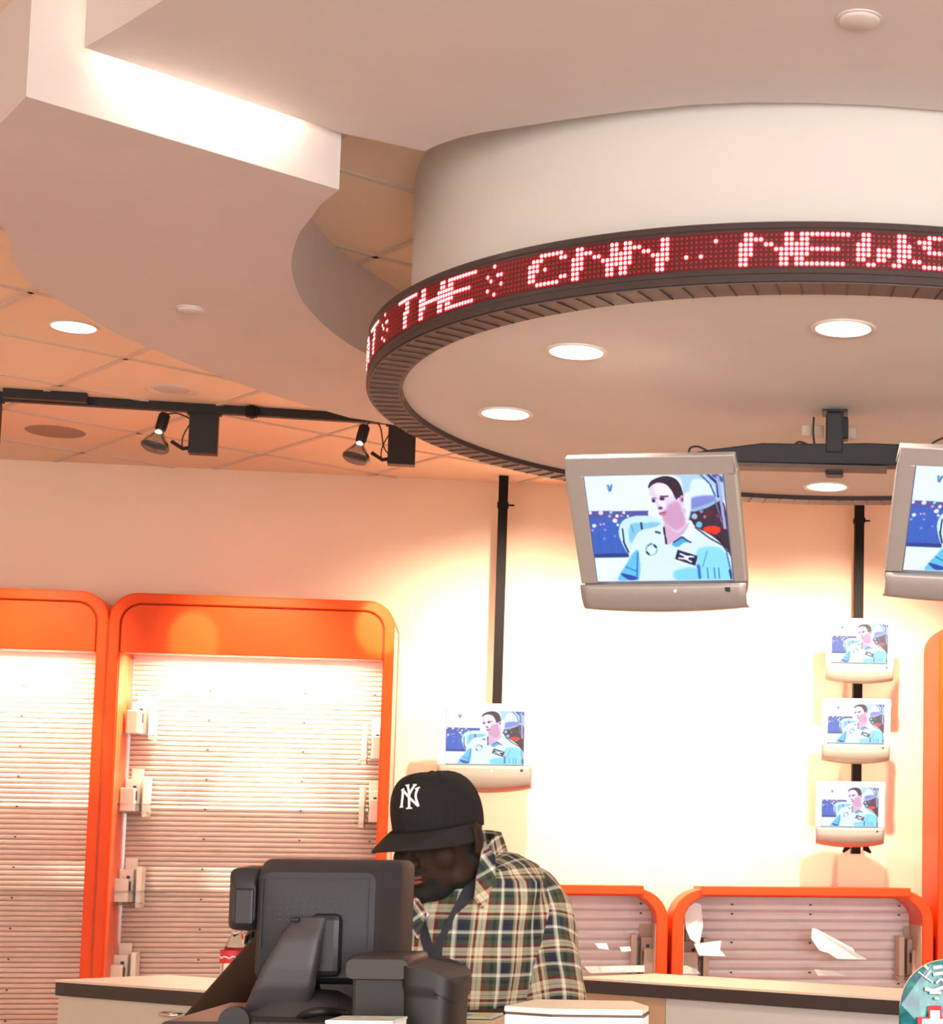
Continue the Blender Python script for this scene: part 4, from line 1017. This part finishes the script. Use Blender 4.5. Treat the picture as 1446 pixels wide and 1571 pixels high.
tb_ = MB().box((ax_.x, YS+.05, (ax_.z-.8)/2), (.6, .5, ax_.z-.8)); tag(build('display_plinth', tb_, M['panel_white'], bevel=.005), 'low white plinth under the skateboard deck', 'plinth')

# ------------------------------------------------------------------ the man
def remesh(mb, voxel, smooth=4, fac=.5):
    me = bpy.data.meshes.new('tmp'); me.from_pydata([tuple(p) for p in mb.v], [], mb.f)
    o = bpy.data.objects.new('tmp', me); C.objects.link(o)
    import bmesh
    bm = bmesh.new(); bm.from_mesh(me); bmesh.ops.remove_doubles(bm, verts=bm.verts, dist=1e-6); bmesh.ops.recalc_face_normals(bm, faces=bm.faces); bm.to_mesh(me); bm.free()
    r = o.modifiers.new('r', 'REMESH'); r.mode = 'VOXEL'; r.voxel_size = voxel; r.use_smooth_shade = True
    s = o.modifiers.new('s', 'SMOOTH'); s.iterations = smooth; s.factor = fac
    dg = bpy.context.evaluated_depsgraph_get(); dg.update()
    nm = bpy.data.meshes.new_from_object(o.evaluated_get(dg)); bpy.data.objects.remove(o)
    for p in nm.polygons: p.use_smooth = True
    return nm
YM = 4.0
q = lambda x, y, Y=YM: PYY(x, y, Y)
man = thing('person', 'man in black cap, plaid shirt and navy lanyard, looking down at the register', 'person', (-.86, 4.05, 0))
ml = Vector(man.location)
HC = q(675, 1283, 4.0)                      # head centre
HR = Matrix.Rotation(math.radians(-26), 3, 'Z') @ Matrix.Rotation(math.radians(16), 3, 'X') @ Matrix.Rotation(math.radians(-3), 3, 'Y')
# local head axes: -Y is forward
hq = lambda p: HC + HR @ Vector(p)
body = MB()
body.ell(hq((0, .004, .030)), (.082, .100, .098), HR, 32, 20)          # skull
body.ell(hq((0, -.030, -.045)), (.070, .072, .078), HR, 32, 20)        # face
body.ell(hq((0, -.050, -.088)), (.050, .046, .036), HR)                # jaw
body.ell(hq((0, -.084, -.100)), (.024, .020, .018), HR)                # chin
for s_ in (-1, 1):
    body.ell(hq((s_*.044, -.062, -.030)), (.030, .026, .030), HR)        # cheek
    body.ell(hq((s_*.055, -.015, -.075)), (.026, .045, .034), HR)        # jaw angle
    body.ell(hq((s_*.032, -.088, .020)), (.026, .012, .009), HR)         # brow
    body.ell(hq((s_*.014, -.112, -.030)), (.011, .012, .009), HR)        # nostril
    body.ell(hq((s_*.086, .012, -.008)), (.009, .020, .032), HR @ Matrix.Rotation(s_*.25, 3, 'Z'))   # ear
    body.ell(hq((s_*.084, .005, -.034)), (.008, .011, .012), HR)
body.tube([hq((0, -.092, .016)), hq((0, -.108, -.010)), hq((0, -.117, -.028))], [.009, .012, .014], 12)   # nose
body.ell(hq((0, -.100, -.056)), (.027, .014, .008), HR); body.ell(hq((0, -.098, -.069)), (.023, .014, .009), HR)  # lips
# neck
nb = q(702, 1362, 4.09)
body.tube([hq((0, .025, -.03)), hq((0, .03, -.08)), nb, nb+Vector((.0, .02, -.06))], [.062, .066, .075, .10], 20)
body.ell(nb + Vector((-.015, -.05, .01)), (.05, .03, .03))
# torso
TC = q(700, 1450, 4.1)
TR = Matrix.Rotation(math.radians(-14), 3, 'Z')
tx = TR @ Vector((1, 0, 0)); ty = TR @ Vector((0, 1, 0))
sh_r = q(585, 1385, 4.02); sh_l = q(822, 1378, 4.14)
body.tube([(TC.x, TC.y, 1.33), (TC.x, TC.y, 1.22), (TC.x, TC.y, 1.05), (TC.x, TC.y+.01, .9)], [.15, .165, .165, .15], 24, (1.05, .72), up=Vector((0, 1, 0)))
body.tube([sh_r+Vector((0, 0, -.02)), (TC.x, TC.y, 1.33), sh_l+Vector((0, 0, -.02))], [.06, .085, .06], 20)
for s_ in (-1, 1):
    hx = Vector((TC.x, TC.y, .92)) + tx*(s_*.09)
    fx = Vector((TC.x, TC.y+.02, .07)) + tx*(s_*.12)
    kx = hx.lerp(fx, .5) + Vector((0, -.03, 0))
    body.tube([hx, kx, fx], [.095, .062, .042], 18)
    body.ell(fx + Vector((0, -.06, -.03)), (.045, .12, .035))
# arms
el_r = q(438, 1440, 3.88); wr_r = PYY(300, 1575, 3.62); hd_r = PYY(268, 1606, 3.58)
el_l = q(853, 1580, 4.02); wr_l = Vector((-.78, 3.72, 1.10))
def arm(a, b, c, r):
    body.tube([a, a.lerp(b, .5), b], [r[0], r[1], r[2]], 18); body.tube([b, b.lerp(c, .3), c], [r[2], r[3], r[4]], 18)
arm(sh_r, el_r, wr_r, (.062, .056, .046, .044, .030)); arm(sh_l, el_l, wr_l, (.062, .058, .046, .044, .030))
def hand(w, dirv, palm_n, s):
    dirv = dirv.normalized(); side = dirv.cross(palm_n).normalized()
    R_ = Matrix((side, dirv, side.cross(dirv))).transposed()
    pc_ = w + dirv*.045
    body.tube([w-dirv*.01, pc_, w+dirv*.085], [.026, .034, .036], 16, (1.0, .5), up=palm_n)
    for k, L_ in enumerate((.068, .078, .072, .058)):
        b0 = w + dirv*.082 + side*((k-1.5)*.019*s)
        b1 = b0 + dirv*L_*.45 + palm_n*-.004; b2 = b1 + dirv*L_*.3 + palm_n*-.013; b3 = b2 + dirv*L_*.2 + palm_n*-.016
        body.tube([b0-dirv*.01, b1, b2, b3], [.0095, .009, .0082, .0065], 10)
    t0 = w + dirv*.025 - side*.026*s; t1 = t0 + dirv*.03 - side*.022*s - palm_n*.008; t2 = t1 + dirv*.028 - side*.004*s - palm_n*.008
    body.tube([t0, t1, t2], [.013, .0105, .008], 10)
up = Vector((0, 0, 1))
hand(wr_r, Vector((-.35, -.5, -.22)), (up+Vector((.0, .3, 0))).normalized(), 1)
hand(wr_l, Vector((-.25, -1, -.02)), up, -1)
bm_ = remesh(body, .0040, 7, .5)
bm_.materials.append(M['skin']); bm_.materials.append(M['beard'])
HI = HR.inverted()
for p in bm_.polygons:
    c = HI @ (p.center - HC); ax_b = abs(c.x)
    if ax_b > .081 or c.y > .03 or c.z < -.135 or c.z > .03 or ax_b > .1: continue
    chin = c.z < -.086 and c.y < .0
    goat = ax_b < .040 and c.y < -.06 and -.10 < c.z < -.066 and not (ax_b < .024 and c.z > -.077)
    must = ax_b < .032 and c.y < -.06 and -.054 < c.z < -.043
    side = -.012 < c.y < .022 and .06 < ax_b < .079 and c.z < .02
    jaw = c.z < -.074 and -.02 < c.y < .02 and ax_b > .05
    brow = c.y < -.06 and .016 < c.z < .024 and .012 < ax_b < .052
    if chin or goat or must or side or jaw or brow: p.material_index = 1
bm_.transform(Matrix.Translation(-ml))
bo = bpy.data.objects.new('body', bm_); C.objects.link(bo); bo.parent = man
# face parts
for s_ in (-1, 1):
    build('eye', MB().ell(hq((s_*.031, -.088, .001)), (.013, .009, .006), HR), M['beard'], man, smooth=True)
lp_ = MB().ell(hq((0, -.107, -.0585)), (.023, .009, .0052), HR).ell(hq((0, -.105, -.068)), (.020, .010, .0062), HR)
l_ = build('lips', lp_, M['lips'], man, smooth=True); l_['label'] = 'reddish brown lips'
# cap : crown, brim, button, emblem
capo = MB()
CR = HR @ Matrix.Rotation(math.radians(-4), 3, 'X')
def cappt(a, t):
    # a azimuth, t 0..1 from rim to top ; superellipsoid crown
    zz = .094*math.sin(t*PI/2)**.92 if t > 0 else 0
    k = max(0., math.cos(t*PI/2))**.62
    k *= 1 - .05*(1-t)**4*(1+max(0, math.sin(a)))
    x = .0900*math.cos(a)*k; y = .106*math.sin(a)*k
    fr = max(0, -math.sin(a))
    z = .022 + zz*1.17 + .016*fr*math.sin(t*PI) - .020*(1-t)*max(0, math.sin(a))
    return HC + CR @ Vector((x, y + .002, z))
capo.grid(lambda u, v: cappt(2*PI*u, v*.999), 64, 20, True)
cp = build('cap', capo, M['cap'], man, smooth=True, solid=.003)
cp['label'] = 'black baseball cap with white NY letters'
def brimpt(u, v):
    a = math.radians(-174+168*u); w_ = .0905*math.cos(a); y0 = .1065*math.sin(a)
    ln = .078*math.sin(PI*u)**.85
    x = w_*(1+.02*v); y = y0 - v*ln
    z = .024 - .006*v - .018*v*(abs(x)/.09)**2 - .014*v*v
    return HC + CR @ Vector((x, y, z))
build('brim', MB().grid(brimpt, 32, 10), M['brim'], cp, smooth=True, solid=.004)
build('top_button', MB().ell(HC + CR @ Vector((0, .002, .132)), (.008, .008, .005), CR), M['cap'], cp, smooth=True)
sm_ = MB()
for k in range(6):
    a = PI/6 + k*PI/3 + PI/3*0
    sm_.tube([cappt(a+PI/6*0, t)+(cappt(a, t)-HC).normalized()*.0022 for t in np.linspace(.02, .97, 12)], .0012, 5)
build('seams', sm_, M['brim'], cp)
# NY monogram strokes in (x right as seen, y up) units
def capsurf(x, y):
    a = -PI/2 + .16 + x/.100; t = .36 + y/.135
    p = cappt(a, t); n_ = (p-HC).normalized(); return p + n_*.0038
def mono(pts, w):
    mb = MB(); P = [capsurf(x*.024, y*.031) for x, y in pts]
    return mb.tube(spline(P, 5), [w*.62]*0 or w, 6)
em = MB()
for pts, w in (([(-.78, -.9), (-.66, -.1), (-.72, .55)], .0027), ([(-.95, -.88), (-.6, -.86)], .0018), ([(-.9, .5), (-.6, .66)], .0018),
               ([(-.72, .55), (.0, -.15), (.82, -.92)], .0027), ([(.82, -.92), (.62, -.1), (.82, .62)], .0027), ([(.55, .55), (1.0, .70)], .0018),
               ([(-.28, 1.0), (.0, .25), (.02, -.25), (0, -1.0)], .0029), ([(.5, 1.0), (.22, .45), (.02, .05)], .0027), ([(-.28, -1.0), (.25, -1.0)], .0019),
               ([(-.5, .98), (-.1, 1.02)], .0018), ([(.32, 1.02), (.68, .98)], .0018)):
    P = [capsurf(x*.0275, y*.0185) for x, y in pts]; em.tube(spline(P, 4), w*.95, 7)
e_ = build('monogram', em, M['logo'], cp, smooth=True); e_['label'] = 'white interlocked N and Y letters'

# shirt : torso, sleeves, collar with plaid uv
def uvobj(name, fn, nu, nv, uvfn, m, parent, closed=True, solid=.003, sub=1):
    me = bpy.data.meshes.new(name); w_ = nu if closed else nu+1
    vs = []; uvs = []
    for j in range(nv+1):
        for i in range(w_): vs.append(tuple(fn(i/nu, j/nv)-ml))
    fs = []; fu = []
    for j in range(nv):
        for i in range(nu):
            fs.append((j*w_+i, j*w_+(i+1) % w_, (j+1)*w_+(i+1) % w_, (j+1)*w_+i))
            fu.append([uvfn(i/nu, j/nv), uvfn((i+1)/nu, j/nv), uvfn((i+1)/nu, (j+1)/nv), uvfn(i/nu, (j+1)/nv)])
    me.from_pydata(vs, [], fs); l = me.uv_layers.new(name='UVMap')
    k = 0
    for p in me.polygons:
        p.use_smooth = True
        for c in range(4): l.data[p.loop_start+c].uv = fu[p.index][c]
    me.materials.append(m); o = bpy.data.objects.new(name, me); C.objects.link(o); o.parent = parent
    if parent is not man: pass
    if solid: sm2 = o.modifiers.new('s', 'SOLIDIFY'); sm2.thickness = solid; sm2.offset = 0
    return o
# torso rings from neck opening down: (centre, half width, half depth)
TS = [(Vector((TC.x+.004, TC.y+.02, 1.436)), .082, .066, 0), (Vector((TC.x+.004, TC.y+.02, 1.430)), .118, .082, 0), (Vector((TC.x+.005, TC.y+.012, 1.408)), .158, .104, 0), (Vector((TC.x+.004, TC.y+.005, 1.372)), .188, .124, 0),
      (Vector((TC.x, TC.y-.003, 1.31)), .202, .145, 0), (Vector((TC.x, TC.y-.005, 1.22)), .200, .155, 0), (Vector((TC.x, TC.y-.008, 1.12)), .196, .165, 0), (Vector((TC.x, TC.y-.005, 1.03)), .200, .165, 0), (Vector((TC.x, TC.y, .9)), .20, .155, 0), (Vector((TC.x, TC.y, .84)), .20, .155, 0)]
def torso(u, v):
    t_ = v*(len(TS)-1); i = min(len(TS)-2, int(t_)); f_ = t_-i
    c = TS[i][0].lerp(TS[i+1][0], f_); hw = TS[i][1]*(1-f_)+TS[i+1][1]*f_; hd = TS[i][2]*(1-f_)+TS[i+1][2]*f_
    a = 2*PI*u; e = .82
    x = math.copysign(abs(math.cos(a))**e, math.cos(a))*hw; y = math.copysign(abs(math.sin(a))**e, math.sin(a))*hd
    # neck opening dips at the front
    fr = max(0, -math.sin(a)); c = c.copy(); c.z -= .085*fr**2*max(0, 1-v*3.2)
    fold = .0035*math.sin(9*u*2*PI + v*14)*min(1, v*3) + .002*math.sin(23*u+31*v)
    x *= 1+fold/.15; y *= 1+fold/.15
    return c + tx*x + ty*y
def torso_uv(u, v):
    a = (u-.75)
    a = a if a > -.5 else a+1
    zz = torso(.75, v).z
    # v coordinate along surface
    lens = [0]
    for i in range(len(TS)-1): lens.append(lens[-1]+math.hypot(TS[i+1][1]-TS[i][1], TS[i+1][0].z-TS[i][0].z))
    t_ = v*(len(TS)-1); i = min(len(TS)-2, int(t_)); f_ = t_-i
    s = lens[i]*(1-f_)+lens[i+1]*f_
    return ((u-.75)*1.12, -s)
shirt = uvobj('shirt', torso, 72, 60, torso_uv, M['plaid'], man)
shirt['label'] = 'green, cream, navy and red plaid shirt'
def sleeve(pts, rads, name='sleeve', roll=0, off=(0, 0)):
    P = spline(pts, 8); n_ = len(P)
    Rr = [np.interp(i/(n_-1), np.linspace(0, 1, len(rads)), rads) for i in range(n_)]
    Ls = [0]
    for i in range(n_-1): Ls.append(Ls[-1]+(P[i+1]-P[i]).length)
    fr = []; prev = None
    for i in range(n_):
        t = (P[min(i+1, n_-1)]-P[max(0, i-1)]).normalized()
        x = (t.cross(Vector((0, 1, 0))).normalized() if prev is None else (prev-t*prev.dot(t)).normalized()); prev = x; fr.append((x, t.cross(x)))
    def fn(u, v):
        k = v*(n_-1); i = min(n_-2, int(k)); f_ = k-i; p = P[i].lerp(P[i+1], f_); r = Rr[i]*(1-f_)+Rr[i+1]*f_
        x, y = fr[min(n_-1, int(round(k)))]
        r *= 1 + .03*math.sin(5*u*2*PI+v*19) + .025*math.sin(v*40+3*math.sin(2*PI*u))*(.3+.7*v)
        return p + x*(r*math.cos(2*PI*u)) + y*(r*math.sin(2*PI*u))
    def uvf(u, v):
        k = v*(n_-1); i = min(n_-2, int(k)); return ((u-.25)*.40+off[0], -(Ls[i]*(1-(k-i))+Ls[i+1]*(k-i))+off[1])
    return uvobj(name, fn, 36, 40, uvf, M['plaid'], shirt)
sl0 = q(795, 1362, 4.12)
sleeve([q(788, 1362, 4.13), q(812, 1370, 4.13), q(828, 1404, 4.12), q(834, 1460, 4.09), q(844, 1530, 4.05), q(850, 1610, 4.02)], [.040, .058, .068, .070, .070, .067])
sleeve([q(625, 1375, 4.05), q(590, 1388, 4.02), q(520, 1410, 3.95), q(455, 1432, 3.89), q(425, 1448, 3.86)], [.055, .066, .066, .060, .052])
cufp = [q(430, 1445, 3.865), q(404, 1462, 3.83)]
sleeve([cufp[0], cufp[0].lerp(cufp[1], .5), cufp[1]], [.052, .052, .050])
# collar
def collar(u, v):
    a = math.radians(-70 + 320*u)   # open at the front
    aa = a + math.radians(0)
    c = TS[0][0] + Vector((0, -.004, .004))
    rx, ry = .080+.014*v, .070+.014*v
    x = math.cos(aa)*rx; y = math.sin(aa)*ry
    fr = max(0, -math.sin(aa))
    z = .030*(1-v*1.25) - .085*fr**2*(1) - (.035*v*fr)
    z += .012*max(0, math.sin(aa))
    return c + tx*x + ty*y + Vector((0, 0, z))
uvobj('collar', collar, 40, 5, lambda u, v: (u*.5, v*.06+.02), M['plaid'], shirt, closed=False)
def lapel(pts):
    P = [q(x, y, Y) for x, y, Y in pts]; c = sum(P, Vector())/len(P)
    me = MB().add(P+[p+Vector((.002, .006, 0)) for p in P], [tuple(range(len(P))), tuple(range(2*len(P)-1, len(P)-1, -1))]+[(i, i+len(P), (i+1) % len(P)+len(P), (i+1) % len(P)) for i in range(len(P))])
    return me
def uvflat(name, mb, parent, sx=1):
    me = bpy.data.meshes.new(name); me.from_pydata([tuple(p-ml) for p in mb.v], [], mb.f); l = me.uv_layers.new(name='UVMap')
    for lo in me.loops: v = mb.v[lo.vertex_index]; l.data[lo.index].uv = ((v.x*.8+v.z*.6), (v.z*.8-v.x*.6))
    me.materials.append(M['plaid']); o = bpy.data.objects.new(name, me); C.objects.link(o); o.parent = parent; return o
uvflat('collar_flap', lapel([(741, 1290, 3.99), (757, 1312, 3.995), (758, 1345, 3.975), (748, 1378, 3.955), (738, 1394, 3.93), (727, 1378, 3.925), (730, 1345, 3.945), (736, 1318, 3.97)]), shirt)
uvflat('collar_flap', lapel([(628, 1372, 3.90), (640, 1380, 3.90), (652, 1402, 3.90), (640, 1440, 3.895), (626, 1420, 3.895)]), shirt)
pb = q(655, 1402, 3.915)
# lanyard : two straps meeting at the chest
def torso_front(px, py):
    # march along ray until inside the torso surface approx
    best = None
    for k in range(120):
        Y = 3.86 + k*.003; P = q(px, py, Y)
        rel = P - Vector((TC.x, TC.y, 0)); lx = rel.dot(tx); ly = rel.dot(ty); z = P.z
        zs = [T[0].z for T in TS]; hw = np.interp(-z, [-a for a in zs], [T[1] for T in TS]); hd = np.interp(-z, [-a for a in zs], [T[2] for T in TS])
        cx_ = np.interp(-z, [-a for a in zs], [(T[0]-Vector((TC.x, TC.y, 0))).dot(tx) for T in TS]); cy_ = np.interp(-z, [-a for a in zs], [(T[0]-Vector((TC.x, TC.y, 0))).dot(ty) for T in TS])
        if abs((lx-cx_)/hw)**(2/.82) + abs((ly-cy_)/hd)**(2/.82) < 1: return P
    return q(px, py, 3.98)
def strap(pts, w, name):
    P = [torso_front(x, y) + Vector((.0, -.007, 0)) for x, y in pts]; P = spline(P, 5); mb = MB(); vs = []
    for i, p in enumerate(P):
        t = (P[min(i+1, len(P)-1)]-P[max(0, i-1)]).normalized(); s_ = t.cross(Vector((0, -1, 0))).normalized()
        vs += [p - s_*w/2, p + s_*w/2]
    mb.add(vs, [(2*i, 2*i+1, 2*i+3, 2*i+2) for i in range(len(P)-1)])
    return build(name, mb, M['lanyard'], ln_o or man, solid=.002)
ln_o = None
ln_o = strap([(736, 1336), (722, 1362), (706, 1392), (692, 1420), (676, 1452), (668, 1478), (664, 1500)], .023, 'lanyard')
ln_o['label'] = 'dark navy lanyard around the neck'
ln_o2 = strap([(636, 1375), (640, 1392), (648, 1420), (656, 1448), (662, 1474), (664, 1496)], .020, 'left_strap')
ct_ = torso_front(664, 1478) + Vector((0, -.012, 0))
build('clip', MB().box(ct_, (.006, .004, .018)), M['chrome'], ln_o, bevel=.001)
for (x, y) in ((655, 1403),):
    p = torso_front(x, y) + Vector((0, -.006, 0)); build('shirt_button', MB().ell(p, (.0055, .003, .0055)), M['button'], shirt, smooth=True)
# inner V of the shirt front (placket)
# trousers and shoes (hidden by the counter, but he stands on them)
tr_ = MB()
tr_.tube([(TC.x, TC.y, .96), (TC.x, TC.y, .82)], [.175, .18], 24, (1, .8), up=Vector((0, 1, 0)))
for s_ in (-1, 1):
    hx = Vector((TC.x, TC.y, .88)) + tx*(s_*.09); fx = Vector((TC.x, TC.y+.02, .09)) + tx*(s_*.12); kx = hx.lerp(fx, .5) + Vector((0, -.03, 0))
    tr_.tube([hx, kx, fx], [.105, .082, .07], 20)
tm = remesh(tr_, .012, 4); tm.transform(Matrix.Translation(-ml)); tm.materials.append(M['trousers']); to = bpy.data.objects.new('trousers', tm); C.objects.link(to); to.parent = man
for s_ in (-1, 1):
    fx = Vector((TC.x, TC.y+.02, .0)) + tx*(s_*.12)
    build('shoe', MB().ell(fx+Vector((0, -.06, .045)), (.056, .145, .045)), M['shoe'], man, smooth=True)

# ------------------------------------------------------------------ lights
def area(loc, target, size, power, col, sy=None, spread=None):
    l = bpy.data.lights.new('area', 'AREA'); l.energy = power; l.color = col; l.size = size
    if sy: l.shape = 'RECTANGLE'; l.size_y = sy
    if spread: l.spread = spread
    o = bpy.data.objects.new('area_light', l); C.objects.link(o); o.location = loc
    o.rotation_euler = (Vector(target)-Vector(loc)).to_track_quat('-Z', 'Y').to_euler(); return o
def spot(loc, target, ang, power, col, blend=.5, r=.03):
    l = bpy.data.lights.new('spot', 'SPOT'); l.energy = power; l.color = col; l.spot_size = math.radians(ang); l.spot_blend = blend; l.shadow_soft_size = r
    o = bpy.data.objects.new('spot_light', l); C.objects.link(o); o.location = loc
    o.rotation_euler = (Vector(target)-Vector(loc)).to_track_quat('-Z', 'Y').to_euler(); return o
warm = (1, .70, .44); warm2 = (1, .80, .60)
# downlights of the drum
for p in dls: spot((p.x, p.y, p.z-.03), (p.x, p.y, 0), 120, 14, (1, .82, .66), .8, .06)
spot((p113.x, p113.y, ZT-.03), (p113.x, p113.y, 0), 120, 20, (1, .80, .6), .8, .07)
# track lamps aimed at the back wall
def wt(px, py, o=0): u, z = PW(px, py, o); return W(u, o, z)
TRK = lambda x: ta + dd*((PZ(x, 640, ZT-.02)-ta).dot(dd))
tp = lambda s_: Vector((0, 0, 0)) + ta + dd*s_ + Vector((0, 0, -.22))
def trackpos(u):   # position on the track line in front of wall coordinate u
    P = W(u, 0, 0); s_ = (P-ta).dot(dd); r_ = ta + dd*s_; return Vector((r_.x, r_.y, ZT-.22))
for (u, px, py, ang, pw, bl) in ((-2.75, 95, 1150, 46, 75, .9), (-1.65, 400, 1120, 46, 70, .9), (-.85, 640, 1100, 70, 80, 1), (-.15, 790, 1150, 84, 125, 1), (.75, 1030, 1180, 84, 125, 1), (1.42, 1262, 1190, 84, 135, 1), (2.4, 1420, 1200, 60, 60, 1)):
    spot(trackpos(u), wt(px, py), ang, pw, warm2, bl, .035)
# narrow beams resting on the tall cabinets
for (u, px, py, ang, pw) in ((-2.9, 35, 985, 12, 60), (-2.0, 305, 1008, 12, 60), (-1.0, 585, 985, 13, 110), (-1.6, 392, 1180, 17, 120), (-2.6, 118, 1180, 13, 60)):
    spot(trackpos(u), wt(px, py, .3), ang, pw, (1, .80, .62), .45, .02)
for (u0_, u1_) in ((-3.66, -2.262), (-2.258, -.86), (2.015, 3.41)):
    a_ = area(W((u0_+u1_)/2, .24, 2.49), W((u0_+u1_)/2, .16, 1.4), 1.0, 16, warm2, .05)
    a_.rotation_euler = (MW.to_3x3() @ Matrix.Rotation(math.radians(-8), 3, 'X')).to_euler()
# lamp in the ceiling slot
m0 = c1.lerp(c2, .2); m1 = c1.lerp(c2, .86); sd = (c2-c1).normalized(); sn = Vector((sd.y, -sd.x, 0))
mid = (m0+m1)/2 + sn*.035
l = area((mid.x, mid.y, ZB+.11), (mid.x+ -sn.x*.05, mid.y - sn.y*.05, ZB-.1), (m1-m0).length*.78, 4.5, (1, .9, .72), .03)
zd = (sn + Vector((0, 0, .8))).normalized(); l.rotation_euler = Matrix((sd, zd.cross(sd), zd)).transposed().to_euler(); l.data.spread = math.radians(110)
# added fill: warm world light through the side left open behind the camera
w = bpy.data.worlds.new('world'); bpy.context.scene.world = w; w.use_nodes = True
bg = w.node_tree.nodes['Background']; bg.inputs[0].default_value = (1, .89, .84, 1); bg.inputs[1].default_value = 1.45
area((2.5, -1.6, 1.3), (0, 5.5, 2.6), 4.5, 75, (.88, .95, 1), 2.4)  # unseen cool panel added behind the camera to light ceiling and drum

# ------------------------------------------------------------------ camera
cd = bpy.data.cameras.new('camera'); cam = bpy.data.objects.new('camera', cd); C.objects.link(cam)
cam.matrix_world = Matrix.Translation(O) @ Matrix((RR, UU, -F)).transposed().to_4x4()
cd.sensor_fit = 'VERTICAL'; cd.sensor_height = 36; cd.sensor_width = 36*1446/1571; cd.lens = FPX/1571*36
cd.shift_x = (723-PX)/1571; cd.shift_y = (PY-785.5)/1571
cd.clip_start = .05; cd.clip_end = 100
sc = bpy.context.scene; sc.camera = cam
sc.view_settings.view_transform = 'Standard'; sc.view_settings.look = 'None'; sc.view_settings.gamma = 1; sc.view_settings.exposure = 1.5
sc.view_settings.use_curve_mapping = False
sc.cycles.max_bounces = 8
